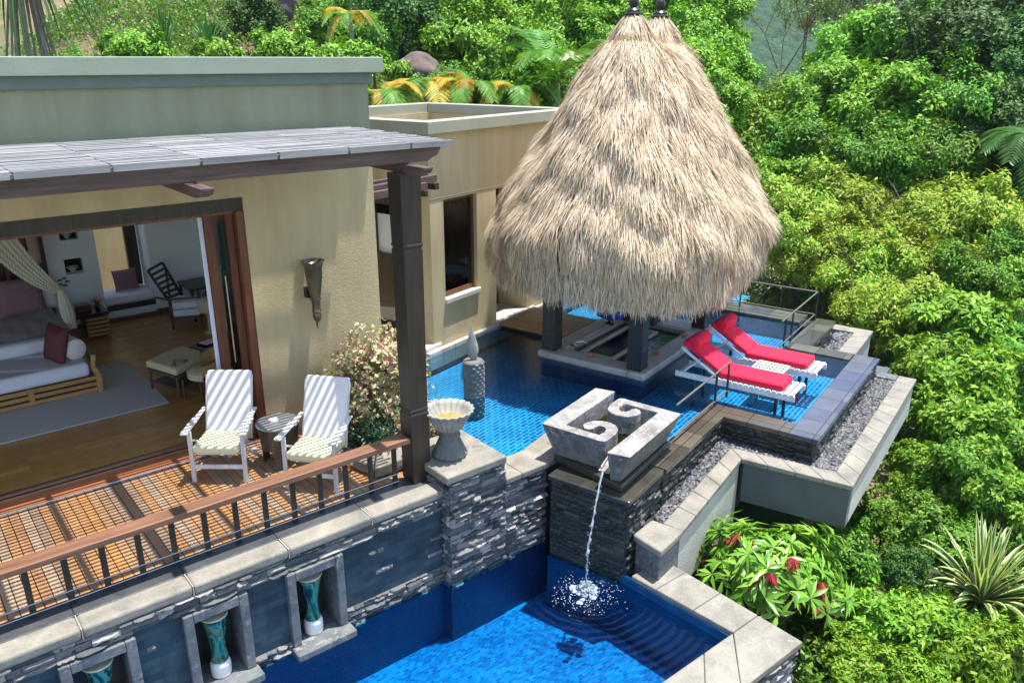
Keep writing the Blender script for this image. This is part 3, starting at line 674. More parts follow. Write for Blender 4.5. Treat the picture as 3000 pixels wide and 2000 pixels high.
ledger(m, (-1.2, 6.362, 0), (1, 0, 0), 5.6, -.205, -.046, (0, -1, 0), .055, .10, .34, -.012, .055, R1)
for i in range(2, len(edges), 2):
    a, b = edges[i], edges[i + 1]; ledger(m, (a, 6.362, 0), (1, 0, 0), b - a, -1.16, -.98 if b < 3.5 else -.90, (0, -1, 0), .06, .1, .24, .002, .05, R1)
for _ in range(14):   # stray proud stones in the tiled panels
    x = R1.uniform(.2, 4.1); zz = R1.uniform(-.85, -.25)
    if any(a - .2 < x < b + .02 for a, b in NX): continue
    ledger(m, (x, 6.362, 0), (1, 0, 0), R1.uniform(.1, .22), zz, zz + .055, (0, -1, 0), .055, .1, .25, .0, .012, R1)
o = build(m, 'rough_stones', 'ledger', tw); tag(o, 'rough split stones in bands on the wall', None)
for a, b in NX[:3] + NX[3:]:
    m = MB(); m.box(a, a + .085, 6.30, 6.655, -1.03, -.205); m.box(b - .085, b, 6.30, 6.655, -1.03, -.205); m.box(a + .087, b - .087, 6.30, 6.655, -.30, -.206)
    f = build(m, 'niche_frame', 'niche_stone', tw, bev=.008)
    build(MB().box(a - .02, b + .02, 6.16, 6.657, -1.115, -1.032), 'ledge', 'niche_stone', f, bev=.012)
    build(MB().box(a + .087, b - .087, 6.640, 6.656, -1.03, -.302), 'niche_back', 'dark_wood', f)
for i, (vx, lb) in enumerate(((2.66, 'green glazed hourglass vase in the niche nearest the stone pillar'), (1.72, 'green glazed hourglass vase in the middle niche of the wall'), (.74, 'green glazed hourglass vase in the niche at the bottom left corner'))):
    c = (vx, 6.43, -1.031); t = thing('glazed_vase', lb, 'vase', c, group='green glazed vases in the wall niches')
    build(MB().lathe(c, [(.085, 0), (.092, .01), (.088, .035), (.094, .045), (.09, .07), (.095, .08), (.09, .105), (.094, .115), (.085, .145), (.075, .155)], 32), 'ribbed_foot', 'cushion_white', t, smooth=True)
    build(MB().lathe(c, [(.075, .157), (.082, .20), (.072, .27), (.068, .33), (.078, .42), (.098, .54), (.118, .64), (.122, .655), (.112, .655), (.09, .54), (.06, .35)], 36), 'body', 'vase_glaze', t, smooth=True)
    build(MB().lathe((c[0], c[1], c[2] + .650), [(.117, 0), (.1245, .004), (.1245, .012), (.117, .016), (.108, .008)], 36), 'lip', 'linen_cream', t, smooth=True)
hr_ = thing('handrail', 'brown timber handrail on dark metal posts along the deck edge', 'railing', (1.8, 6.74, .06))
build(MB().box(-3, 4.015, 6.635, 6.805, .545, .605), 'top_rail', 'rail_wood', hr_, bev=.008)
x = 3.86
while x > -1.0:
    build(MB().bar((x, 6.74, .05), (x, 6.74, .545), .05, .024), 'baluster', 'dark_metal', hr_); x -= .288
for zz in (.10, .19): build(MB().tube([(-3, 6.725, zz), (3.9, 6.725, zz)], .006, 6), 'cable', 'zinc', hr_)
# ================================================================== PILLAR, STEP WALL, PIER
R2 = random.Random(5)
pl = thing('stone_pillar', 'square split stone pillar with slab top carrying the urn', 'pillar', (4.6, 6.6, -1.1))
build(MB().box(4.215, 4.97, 6.24, 7.02, -2.0, .17), 'core', 'wall_tile', pl)
build(MB().box(4.165, 4.97, 6.19, 7.10, .172, .268), 'coping', 'coping_stone', pl, bev=.02, smooth=True, seg=3)
m = MB(); ledger(m, (4.215, 6.242, 0), (1, 0, 0), .755, -1.16, .17, (0, -1, 0), .062, .08, .26, -.012, .055, R2); ledger(m, (4.217, 6.95, 0), (0, -1, 0), .71, -1.16, .17, (-1, 0, 0), .062, .10, .24, -.01, .03, R2)
build(m, 'rough_stones', 'ledger', pl)
sw = thing('step_wall', 'low split stone wall between the urn pillar and the fountain pier', 'wall', (5.25, 6.4, -1.1))
build(MB().box(4.975, 5.60, 6.25, 6.615, -2.0, -.11), 'core', 'wall_tile', sw)
m = MB()
for a, b in ((4.972, 5.20), (5.202, 5.62)): m.box(a, b, 6.20, 6.63, -.108, -.028)
build(m, 'coping', 'coping_stone', sw, bev=.018, smooth=True, seg=3)
m = MB(); ledger(m, (4.975, 6.252, 0), (1, 0, 0), .625, -1.16, -.11, (0, -1, 0), .062, .08, .24, -.012, .055, R2); build(m, 'rough_stones', 'ledger', sw)
m = MB(); m.prism([(5.60, 6.22), (6.3, 6.3), (6.3, 6.9), (5.60, 6.66)], -.11, -.036); build(m, 'coping', 'coping_stone', sw, bev=.012)
build(MB().prism([(5.602, 6.4), (6.0, 6.2), (6.3, 6.3), (6.3, 6.64), (5.602, 6.62)], -2, -.112), 'core', 'ledger_wet', sw)
pr = thing('fountain_pier', 'dark wet slate pier that carries the fountain basin', 'pier', P(7.2, 3.8, -1.1))
build(MB().pbox(6.90, 7.75, 3.32, 4.28, -2.0, -.12), 'core', 'green_dark', pr)
build(MB().pbox(6.86, 7.74, 3.27, 4.31, -.118, -.055), 'coping', 'wet_stone', pr, bev=.015)
m = MB(); ledger(m, P(6.90, 4.28), Vector(P(0, -1)), .96, -1.16, -.12, Vector(P(-1, 0)), .06, .09, .24, .001, .016, R2)
build(m, 'rough_stones', 'ledger_wet', pr)
m = MB(); ledger(m, P(6.90, 3.32), Vector(P(1, 0)), .85, -1.16, -.12, Vector(P(0, -1)), .06, .09, .24, .004, .045, R2); build(m, 'side_stones', 'ledger_wet', pr)
# ================================================================== INFINITY EDGE SLABS
ie = thing('pool_edge', 'wet stone overflow edge around the upper pool', 'pool edge', P(9.6, 3.3, -.3))
m = MB(); T_ = .07
m.pbox(7.75, 9.86, 3.25, 3.56, ZS - T_, ZS)
m.pbox(9.522, 9.86, 2.40, 3.248, ZS - T_, ZS)
build(m, 'edge_slabs', 'slab_wet', ie, bev=.008); m = MB()
m.pbox(12.70, 13.02, 2.42, 3.40, ZS - T_, ZS); m.pbox(12.80, 14.62, 3.402, 3.46, ZS - T_, ZS - .01); m.pbox(13.022, 14.62, 3.10, 3.40, ZS - T_, ZS)
build(m, 'edge_slabs', 'slab_wet', ie, bev=.008)
build(MB().pbox(14.10, 14.66, 3.61, 8.4, ZS - T_, ZS + .02), 'far_slabs', 'slab_wet', ie, bev=.008)
m = MB(); m.pbox(9.52, 13.02, 2.03, 2.398, ZS - T_, ZS); o = build(m, 'edge_slabs', 'slab_blue', ie, bev=.008); tag(o, 'slate blue wet slabs along the right edge', None)
m = MB(); m.pbox(7.75, 9.55, 3.30, 3.54, -1.6, ZS - T_ - .002); m.pbox(9.57, 9.84, 2.10, 3.54, -1.6, ZS - T_ - .002); m.pbox(9.57, 12.98, 2.08, 2.38, -1.6, ZS - T_ - .002)
m.pbox(12.74, 12.98, 2.39, 3.5, -1.6, ZS - T_ - .002); m.pbox(13.0, 14.6, 3.14, 3.5, -1.6, ZS - T_ - .002); m.pbox(14.2, 14.6, 3.52, 5.5, -1.6, ZS - T_ - .002)
build(m, 'core', 'green_dark', ie)
m = MB(); mn = Vector(P(0, -1)); ln = Vector(P(-1, 0))
ledger(m, P(7.75, 3.30), Vector(P(1, 0)), 1.8, -1.0, ZS - T_, mn, .06, .1, .24, .002, .04, R2)
ledger(m, P(9.57, 3.30), Vector(P(0, -1)), 1.2, -.55, ZS - T_, ln, .06, .1, .24, .002, .03, R2)
ledger(m, P(9.57, 2.08), Vector(P(1, 0)), 3.4, -.55, ZS - T_, mn, .06, .1, .24, .002, .04, R2)
build(m, 'rough_stones', 'ledger_wet', ie); m = MB(); ledger(m, P(13.0, 3.14), Vector(P(1, 0)), 1.6, -.55, ZS - T_, mn, .06, .1, .24, .002, .04, R2)
build(m, 'rough_stones', 'ledger_wet', ie)
# ================================================================== GRAVEL PLANTER
gp = thing('gravel_trough', 'pale stone capped trough of grey pebbles around the overflow edge', 'planter', P(9.2, 2.2, -1.0))
def cop(pts, th=.07, nm='coping', jl=.34):
    """capstones between two polylines given as (outer, inner) pairs (u,w,z)"""
    m = MB()
    for (o0, i0), (o1, i1) in zip(pts[:-1], pts[1:]):
        L = math.dist(o0[:2], o1[:2]); k = max(1, round(L / jl))
        for j in range(k):
            a, b = j / k, (j + 1) / k; g = .003 / max(L, .1)
            f = lambda p, q, t: tuple(p[c] + (q[c] - p[c]) * t for c in range(3))
            q = [f(o0, o1, a + g), f(o0, o1, b - g), f(i0, i1, b - g), f(i0, i1, a + g)]
            m.prism([P(x[0], x[1])[:2] for x in q], [x[2] - th for x in q], [x[2] for x in q])
    return m
ring = [((7.42, 2.87, -.56), (7.44, 3.12, -.56)), ((9.12, 2.83, -.37), (9.34, 3.05, -.37)), ((9.2, 1.5, -.37), (9.45, 1.76, -.37)), ((13.32, 1.5, -.37), (13.32, 1.76, -.37))]
build(cop(ring), 'coping', 'coping_stone', gp, bev=.012, smooth=True)
bk = [P(6.90, 2.89)[:2], P(7.415, 2.86)[:2], P(7.43, 3.25)[:2], P(7.03, 3.29)[:2]]
build(MB().prism(bk, -.63, -.545), 'coping', 'coping_stone', gp, bev=.02, smooth=True)
bi = [P(6.93, 2.915)[:2], P(7.41, 2.89)[:2], P(7.42, 3.23)[:2], P(7.05, 3.26)[:2]]
build(MB().prism(bi, -1.3, -.632), 'end_block', 'niche_stone', gp, bev=.01)
def wallrun(a, b, c, d, zb, za, zc): return MB().prism([P(*a)[:2], P(*b)[:2], P(*c)[:2], P(*d)[:2]], zb, [za, zc, zc, za])
build(wallrun((7.42, 2.90), (9.14, 2.86), (9.14, 3.0), (7.42, 3.07), -1.4, -.635, -.445), 'side_wall', 'render_light', gp)
build(MB().prism([P(9.14, 2.8)[:2], P(9.23, 1.53)[:2], P(9.40, 1.53)[:2], P(9.36, 3.0)[:2]], -.98, -.442), 'front_wall', 'render_shaded', gp)
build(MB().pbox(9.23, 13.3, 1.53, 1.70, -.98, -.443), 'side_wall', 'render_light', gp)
build(MB().pbox(9.3, 13.2, 1.6, 3.2, -.95, -.6), 'soffit', 'render_shaded', gp)
build(MB().pbox(13.1, 13.30, 1.72, 2.05, -.98, -.446), 'end_block', 'niche_stone', gp, bev=.01); build(MB().pbox(13.08, 13.32, 1.764, 2.06, -.44, -.368), 'coping', 'niche_stone', gp, bev=.012)
gf = thing('gravel_trough', 'small pebble trough with stone cap beside the far walkway', 'planter', P(14.7, 2.9, -1.0))
build(cop([((13.95, 2.57, -.37), (13.95, 2.86, -.37)), ((15.45, 2.60, -.37), (15.17, 2.88, -.37)), ((15.47, 3.44, -.37), (15.17, 3.3, -.37))]), 'coping', 'coping_stone', gf, bev=.012, smooth=True)
build(MB().pbox(13.97, 15.40, 2.62, 2.82, -1.15, -.442).pbox(15.2, 15.42, 2.83, 3.4, -1.15, -.442), 'side_wall', 'render_light', gf)
build(MB().pbox(13.02, 13.96, 2.0, 3.1, -1.15, -.5), 'soffit', 'render_shaded', gf)
def pebbles(regs, n, zf, name, mat, sz=(.022, .05), seed=1, flat=.6):
    r = np.random.default_rng(seed); m = MB()
    base = []
    for k in range(4):
        vs = [(0, 0, 1), (0, 0, -1)] + [(math.cos(i * 2 * PI / 6), math.sin(i * 2 * PI / 6), .3 * (-1) ** i) for i in range(6)]
        fs = [(0, 2 + i, 2 + (i + 1) % 6) for i in range(6)] + [(1, 2 + (i + 1) % 6, 2 + i) for i in range(6)]
        base.append((np.array(vs) * (1 + .25 * r.standard_normal((8, 1))), fs))
    areas = np.array([a for *_, a in regs], float); pr_ = areas / areas.sum()
    for i in r.choice(len(regs), n, p=pr_):
        q = regs[i][0]; a, b = r.random(2)
        u = (q[0][0] * (1 - a) + q[1][0] * a) * (1 - b) + (q[3][0] * (1 - a) + q[2][0] * a) * b
        w = (q[0][1] * (1 - a) + q[1][1] * a) * (1 - b) + (q[3][1] * (1 - a) + q[2][1] * a) * b
        z = zf(u, w) + r.random() * .02; X, Y, _ = P(u, w); s = r.uniform(*sz); v, f = base[r.integers(4)]
        t = r.random() * 6.28; c, sn = math.cos(t), math.sin(t); vv = v * (s, s * r.uniform(.55, .9), s * flat)
        tz = r.uniform(-.5, .5)
        m.add([(X + c * x - sn * y, Y + sn * x + c * y, z + zz + tz * x) for x, y, zz in vv], f)
    o = build(m, name, mat, None, smooth='all'); tag(o, None, None, kind='stuff'); return o
gz = lambda u, w: -.43 if u > 9.3 else (-.43 - (9.3 - u) * .10)
regs = [([(7.44, 3.06), (9.45, 2.98), (9.57, 3.30), (7.55, 3.28)], .55), ([(9.36, 1.74), (9.58, 1.74), (9.58, 3.28), (9.34, 3.02)], .35), ([(9.4, 1.72), (13.1, 1.72), (13.1, 2.09), (9.55, 2.09)], 1.3)]
o = pebbles(regs, 5200, gz, 'pebbles', 'pebbles', seed=2); tag(o, 'rounded grey pebbles filling the trough around the pool edge', 'pebbles')
o = pebbles([([(13.95, 2.82), (15.2, 2.84), (15.2, 3.2), (13.6, 3.15)], 1)], 700, lambda u, w: -.44, 'pebbles', 'pebbles', seed=3); tag(o, 'rounded grey pebbles in the small trough by the far walkway', 'pebbles')
s = MB(); s.prism([P(7.3, 2.95)[:2], P(9.5, 2.9)[:2], P(9.6, 3.35)[:2], P(7.3, 3.35)[:2]], -1.2, [-.66, -.46, -.46, -.66]); s.pbox(9.3, 13.15, 1.66, 2.12, -.9, -.45); s.pbox(9.3, 9.6, 2.12, 3.34, -.9, -.452); s.pbox(13.6, 15.25, 2.8, 3.2, -.9, -.46)
struct(s, 'gravel_bed', 'soil')
# ================================================================== POOLS
def sgn_(q): return 1 if sum(q[i][0] * q[(i + 1) % len(q)][1] - q[(i + 1) % len(q)][0] * q[i][1] for i in range(len(q))) > 0 else -1
s = MB(); wp = [P(14.12, 3.62), P(12.72, 3.38), P(12.72, 2.39), P(9.85, 2.39), P(9.86, 3.5), P(7.7, 3.5), (6.35, 5.5), (6.2, 6.62), (4.93, 6.62), (4.95, 8.8), (4.97, 10.4), P(9.2, 8.6), P(9.2, 7.95), P(16.5, 7.95), P(16.5, 5.3), P(14.12, 5.3)]
s.add([(p[0], p[1], ZP) for p in wp], [tuple(range(len(wp)))[::sgn_(wp)]]); struct(s, 'pool_water', 'water_pool')
s = MB(); s.add([(p[0], p[1], -.40) for p in wp], [tuple(range(len(wp)))[::sgn_(wp)]]); struct(s, 'pool_floor', 'tile_blue')
s = MB(); s.add([P(14.11, 3.6, -.4), P(14.11, 5.6, -.4), P(14.11, 5.6, ZS), P(14.11, 3.6, ZS)], [(0, 1, 2, 3)]); s.add([P(12.71, 2.4, -.4), P(12.71, 3.5, -.4), P(12.71, 3.5, -.1), P(12.71, 2.4, -.1)], [(0, 1, 2, 3)]); s.add([P(12.71, 3.46, -.4), P(14.2, 3.46, -.4), P(14.2, 3.46, -.1), P(12.71, 3.46, -.1)], [(0, 1, 2, 3)])
s.add([P(9.2, 7.915, -.4), P(16.5, 7.915, -.4), P(16.5, 7.915, -.08), P(9.2, 7.915, -.08)], [(0, 1, 2, 3)])
struct(s, 'pool_wall', 'mosaic_wall')
s = MB(); s.add([(-2, 3.6, WL), (5.84, 3.6, WL), (5.72, 4.95, WL), P(6.95, 3.3, WL), P(6.95, 4.3, WL), (5.7, 6.4, WL), (-2, 6.4, WL)], [(0, 1, 2, 3, 4, 5, 6)]); struct(s, 'lower_pool_water', 'water_lower')
s = MB(); s.add([(-2, 3.5, -1.85), (6.05, 3.5, -1.85), (6.05, 6.6, -1.85), (-2, 6.6, -1.85)], [(0, 1, 2, 3)]); struct(s, 'lower_pool_floor', 'mosaic_floor')
s = MB(); s.box(-2, 4.2, 6.345, 6.36, -1.85, -1.13); s.box(4.2, 4.21, 6.235, 6.345, -1.85, -1.13); s.box(4.2, 4.97, 6.225, 6.238, -1.85, -1.13); s.box(4.97, 5.62, 6.24, 6.249, -1.85, -1.13)
s.prism([P(6.893, 3.3)[:2], P(6.893, 4.3)[:2], P(6.88, 4.3)[:2], P(6.88, 3.3)[:2]], -1.85, -1.13)
s.prism([(5.80, 3.6), (5.70, 5.1), (5.74, 5.1), (5.84, 3.6)], -1.85, -1.0)
struct(s, 'lower_pool_wall', 'mosaic_wall')
lc = thing('lower_pool_kerb', 'broad pale stone slab rim on the near right side of the lower pool', 'pool rim', (5.9, 3.6, -1.0))
m = MB()
ys = [4.95, 4.62, 4.15, 3.68]
def xi(y): return 5.72 + (4.95 - y) * .08
for a, b in zip(ys[:-1], ys[1:]): m.prism([(xi(a), a - .003), (xi(b), b + .003), (6.235, b + .003), (6.235, a - .003)], -1.02, -.945)
m.prism([(xi(3.68), 3.677), (5.25, 3.17), (6.235, 3.17), (6.235, 3.677)], -1.02, -.945)
xs = [5.815, 5.36, 4.80, 4.2, 3.6]
m.prism([(5.81, 3.677), (5.36, 3.677), (4.75, 3.17), (5.244, 3.17)], -1.02, -.943)
m.prism([(5.355, 3.677), (4.75, 3.677), (4.25, 3.17), (4.744, 3.17)], -1.02, -.943)
m.prism([(4.744, 3.677), (3.0, 3.677), (3.0, 3.17), (4.244, 3.17)], -1.02, -.943)
build(m, 'rim_slabs', 'coping_stone', lc, bev=.012, smooth=True)
build(MB().box(3.0, 6.2, 3.22, 3.64, -2.6, -1.022).prism([(5.82, 3.64), (6.2, 3.64), (6.2, 4.9), (5.75, 4.9)], -2.6, -1.022), 'core', 'niche_stone', lc)
m = MB(); ledger(m, (3.6, 3.222, 0), (1, 0, 0), 2.6, -2.5, -1.02, (0, -1, 0), .065, .1, .24, .004, .05, R2); build(m, 'rough_stones', 'ledger', lc); m = MB(); ledger(m, (6.198, 3.22, 0), (0, 1, 0), 1.6, -2.5, -1.02, (1, 0, 0), .065, .1, .24, .004, .04, R2)
build(m, 'rough_stones', 'ledger', lc)
# ================================================================== FOUNTAIN BASIN
fb = thing('fountain_basin', 'weathered pale stone fountain basin with two carved scroll walls', 'fountain', P(7.64, 3.95, -.05))
def arc(pts): return pts
h1 = [(-.53, .61), (.76, .62), (.80, .36), (-.40, .36), (-.41, -.08), (-.32, -.10), (-.23, -.075), (-.185, -.02), (-.20, .035), (-.25, .055), (-.31, .05), (-.355, .09), (-.345, .15), (-.28, .20), (-.20, .195), (-.12, .15), (-.065, .07), (-.05, -.02), (-.08, -.12), (-.16, -.19), (-.28, -.225), (-.47, -.225), (-.52, -.215), (-.54, -.17)]
h2 = [(-a + (.13 if a < .7 else .06), -b) for a, b in h1]
def scroll(h, sg):
    m = MB(); n = len(h); z0_, z1_ = .04, .425
    bot = []
    for a, b in h:
        # outer faces splay inwards downwards; inner faces drop straight
        ia, ib = a, b
        if abs(a) > .50: ia = a * (1 - .14)
        if abs(b) > .55: ib = b * (1 - .24)
        bot.append((ia, ib))
    vs = [P(7.64 + a, 3.95 + b, z0_) for a, b in bot] + [P(7.64 + a, 3.95 + b, z1_) for a, b in h]
    fs = [tuple(range(n, 2 * n))[::-1], tuple(range(n))] + [(i, n + i, n + (i + 1) % n, (i + 1) % n) for i in range(n)]
    m.add(vs, fs[:2], 0); m.v = m.v[:2 * n]
    for i in range(n):
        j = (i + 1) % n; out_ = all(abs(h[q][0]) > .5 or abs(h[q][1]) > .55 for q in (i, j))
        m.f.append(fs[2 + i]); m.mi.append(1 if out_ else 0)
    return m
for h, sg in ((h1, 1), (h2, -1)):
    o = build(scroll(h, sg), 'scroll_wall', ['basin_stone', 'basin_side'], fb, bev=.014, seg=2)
m = MB(); b0 = [(-.60, -.47), (.62, -.47), (.62, .47), (-.60, .47)]; b1 = [(-.67, -.52), (.66, -.50), (.66, .48), (-.47, .48)]
m.prism([P(7.64 + a, 3.95 + b)[:2] for a, b in b1], -.05, .038); build(m, 'base_plate', 'wet_stone', fb, bev=.02)
m = MB(); q0 = [(-.44, -.44), (.55, -.44), (.55, .44), (-.44, .44)]
m.prism([P(7.64 + a, 3.95 + b)[:2] for a, b in q0], .04, .17); build(m, 'bed', 'wet_stone', fb)
m = MB(); m.add([P(7.64 + a, 3.95 + b, .19) for a, b in [(-.45, -.45), (.575, -.45), (.575, .45), (-.45, .45)]], [(0, 1, 2, 3)]); build(m, 'basin_water', 'water_basin', fb)
m = MB(); m.bar(P(7.25, 3.66, .20), P(6.92, 3.63, .17), .12, .02); m.bar(P(7.2, 3.71, .22), P(6.94, 3.67, .19), .02, .05); m.bar(P(7.2, 3.61, .22), P(6.94, 3.58, .19), .02, .05)
build(m, 'spout', 'basin_stone', fb, bev=.005)
simple('water_spray', (.62, .72, .78), .12, .08); MT['water_spray'].node_tree.nodes['Principled BSDF'].inputs['Transmission Weight'].default_value = .55
m = MB(); r = random.Random(9); p0 = Vector(P(6.90, 3.62, .19)); p1 = Vector(P(6.52, 3.57, WL))
pts = []; rs = []
for i in range(60):
    t = i / 59; q = p0.lerp(p1, 1 - (1 - t) ** 1.0); q.z = p0.z + (p1.z - p0.z) * t ** 1.15; h_ = min(1, t * 1.5) ** .8
    q = Vector((p0.x + (p1.x - p0.x) * h_, p0.y + (p1.y - p0.y) * h_, q.z)); j = .010 * t
    pts.append(q + Vector((r.uniform(-j, j), r.uniform(-j, j), 0))); rs.append(.011 + r.uniform(-.006, .008) * min(1, t * 2))
m.tube(pts, rs, 7)
for i in range(90):
    t = r.random(); q = pts[int(t * 59)]; a = r.uniform(.002, .007); m.lathe((q.x + r.uniform(-.025, .025), q.y + r.uniform(-.025, .025), q.z), [(.001, -a), (a, 0), (.001, a)], 5)
o = build(m, 'water_jet', 'water_spray', None, smooth='all'); tag(o, 'thin stream of water falling from the basin spout into the lower pool', 'water jet')
m = MB(); cx, cy = p1.x, p1.y
for i in range(360):
    t = r.uniform(0, 2 * PI); rr = abs(r.gauss(.27, .09)); a = r.uniform(.002, .0065)
    if rr < .06 or math.sin(t + .8) > r.uniform(.2, 1.4): continue
    m.lathe((cx + rr * math.cos(t), cy + rr * math.sin(t) * .9, WL + .001), [(a * 1.2, 0), (a, a * .6), (a * .3, a * .9)], 5)
for i in range(260):
    t = r.uniform(0, 2 * PI); rr = abs(r.gauss(0, .07)); a = r.uniform(.006, .018); m.lathe((cx + rr * math.cos(t), cy + rr * math.sin(t), WL + r.uniform(0, .05)), [(a * .6, -a), (a, 0), (.002, a)], 6)
for i in range(60):
    t = r.uniform(0, 2 * PI); rr = abs(r.gauss(0, .09)); a = r.uniform(.02, .055); vs = [(cx + rr * math.cos(t), cy + rr * math.sin(t), WL + .012 + .01 * r.random())]
    vs += [(cx + rr * math.cos(t) + a * r.uniform(.5, 1.2) * math.cos(q * PI / 4), cy + rr * math.sin(t) + a * r.uniform(.5, 1.2) * math.sin(q * PI / 4), WL + .001) for q in range(8)]
    m.add(vs, [(0, 1 + q, 1 + (q + 1) % 8) for q in range(8)])
o = build(m, 'splash', 'water_spray', None, smooth='all'); tag(o, 'ring of splashing drops where the stream hits the lower pool', 'splash', kind='stuff')
# ================================================================== URN
ur = thing('stone_urn', 'large scalloped grey stone urn on the pillar beside the timber post', 'urn', (4.50, 6.62, .27))
uc = (4.50, 6.62, .27)
build(MB().lathe(uc, [(.19, 0), (.195, .03), (.175, .06), (.15, .12), (.125, .18), (.105, .22), (.12, .235), (.12, .25), (.10, .26), (.11, .275), (.11, .29), (.125, .31)], 72, flute=24, fl=.05), 'foot', 'urn_stone', ur, smooth='all')
build(MB().lathe(uc, [(.12, .31), (.15, .34), (.19, .42), (.235, .50), (.265, .535), (.27, .55), (.255, .555), (.23, .50), (.18, .43), (.14, .40), (.02, .395)], 120, flute=20, fl=.11), 'bowl', 'urn_bowl', ur, smooth='all')
m = MB(); m.lathe((uc[0], uc[1], uc[2] + .42), [(.17, 0), (.165, .008), (.01, .01)], 30); o = build(m, 'silt', 'petal_orange', ur, smooth=True); 
simple('rust_silt', (.42, .22, .06), .6, .4, 12); o.data.materials[0] = MT['rust_silt']; tag(o, 'rust orange stained bottom of the bowl', None)
# ================================================================== RAILS AT THE POOL
def pool_rail(label, pts, posts, grp):
    t = thing('pool_railing', label, 'railing', P(*posts[0][:2], ZS), group=grp)
    build(MB().tube([P(*p) for p in pts], .014, 8), 'top_rail', 'rail_metal', t, smooth=True)
    lo = [(p[0], p[1], p[2] - .42) for p in pts]; build(MB().tube([P(*p) for p in lo], .012, 8), 'bottom_rail', 'rail_metal', t, smooth=True)
    for u, w in posts: build(MB().bar(P(u, w, ZS - .02), P(u, w, pts[0][2]), .035, .018), 'baluster', 'dark_metal', t, bev=.002)
pool_rail('thin metal railing between the fountain basin and the near lounger', [(8.43, 3.47, .45), (9.73, 3.47, .45), (10.21, 3.47, .45)], [(9.75, 3.47), (10.20, 3.47)], 'thin dark railings round the pool')
pool_rail('short metal railing on the walkway behind the far lounger', [(12.45, 3.45, .45), (14.48, 3.45, .47)], [(12.76, 3.47), (13.07, 3.45), (14.48, 3.44)], 'thin dark railings round the pool')
pool_rail('long thin metal railing along the far edge of the pool', [(14.48, 3.46, .47), (14.48, 8.4, .47)], [(14.48, 4.84), (14.48, 6.3), (14.48, 7.6)], 'thin dark railings round the pool')
# ================================================================== COLUMN + LEAF SCULPTURE
cc = (6.16, 8.42)
col = thing('cobble_column', 'round column faced with river stones standing in the pool', 'column', (cc[0], cc[1], -.38))
build(MB().lathe((cc[0], cc[1], -.4), [(.145, 0), (.145, .84), (.135, .85), (.13, .86)], 40), 'core', 'urn_stone', col, smooth=True)
m = MB(); r = random.Random(4)
for i in range(170):
    zz = -.33 + .80 * (i // 10) / 17; t = (i % 10) * 2 * PI / 10 + (.31 if (i // 10) % 2 else 0) + r.uniform(-.09, .09); 
    if math.cos(t - math.radians(150)) > .35 and zz > -.12: continue
    n_ = Vector((math.cos(t), math.sin(t), 0)); x = n_.cross(Vector((0, 0, 1))); c = Vector((cc[0], cc[1], zz)) + n_ * .143; a, b = r.uniform(.032, .048), r.uniform(.018, .026)
    vs = [c + n_ * .02] + [c + n_ * .012 + (x * math.cos(k * PI / 3) * a + Vector((0, 0, 1)) * math.sin(k * PI / 3) * b) * .7 for k in range(6)] + [c - n_ * .01 + (x * math.cos(k * PI / 3) * a + Vector((0, 0, 1)) * math.sin(k * PI / 3) * b) for k in range(6)]
    m.add(vs, [(0, 1 + k, 1 + (k + 1) % 6) for k in range(6)] + [(1 + k, 7 + k, 7 + (k + 1) % 6, 1 + (k + 1) % 6) for k in range(6)])
build(m, 'cobbles', 'cobbles', col, smooth='all')
lf = MB(); H_ = .52
def leafs(u, v):
    a = 2 * PI * u; t = v; wd = .082 * math.sin(PI * min(1, t ** .62)) ** .9 + .003; th = .018 * math.sin(PI * t ** .7) + .004
    tw = 1.1 * (t - .3) - .4; x = wd * math.cos(a); y = th * math.sin(a) + .015 * math.cos(a) ** 2
    return (cc[0] + x * math.cos(tw) - y * math.sin(tw) - .02 * t, cc[1] + x * math.sin(tw) + y * math.cos(tw), .455 + H_ * t)
lf.grid(leafs, 24, 26); tag(build(lf, 'leaf_sculpture', 'urn_bowl', None, smooth='all'), 'upright pointed stone leaf sculpture on the river stone column', 'sculpture')
# ================================================================== PLANTER BED + SCONCE
pb = thing('planter_wall', 'low pale stone kerb round the shrub bed beside the deck', 'planter', (4.0, 7.5, 0))
m = MB(); m.prism([(3.78, 7.04), (4.40, 7.04), (4.62, 7.2), (4.20, 7.34), (4.02, 7.40)], .02, .16); build(m, 'kerb', 'coping_stone', pb, bev=.02, smooth=True)
m = MB(); m.prism([(3.80, 7.1), (4.02, 7.42), (4.08, 7.9), (4.10, 8.75), (3.88, 8.75), (3.84, 7.9), (3.72, 7.4)], .02, .155); build(m, 'kerb', 'coping_stone', pb, bev=.02, smooth=True)
m = MB(); m.prism([(4.4, 7.02), (5.0, 7.02), (5.03, 8.78), (4.9, 8.78), (4.88, 7.15), (4.4, 7.15)], -.5, .10); build(m, 'kerb', 'coping_stone', pb, bev=.02)
s = MB(); s.prism([(4.0, 7.3), (4.9, 7.1), (4.95, 8.79), (4.08, 8.79)], -.4, .08); struct(s, 'planting_soil', 'soil')
sc_ = thing('wall_sconce', 'tall flared bronze wall torch on the tan facade', 'sconce', (3.97, 8.62, 1.3))
prof = [(.03, 0), (.05, .02), (.065, .10), (.055, .14), (.07, .17), (.06, .21), (.065, .36), (.085, .39), (.07, .42), (.08, .46), (.118, .75), (.125, .90), (.145, 1.0), (.17, 1.03), (.165, 1.035), (.13, .98), (.02, .9)]
build(MB().lathe((3.99, 8.62, 1.42), [(a * .82, b * .72) for a, b in prof], 32), 'flared_body', 'bronze', sc_, smooth=True)
build(MB().box(3.92, 4.04, 8.70, 8.786, 1.7, 1.82), 'bracket', 'dark_metal', sc_)
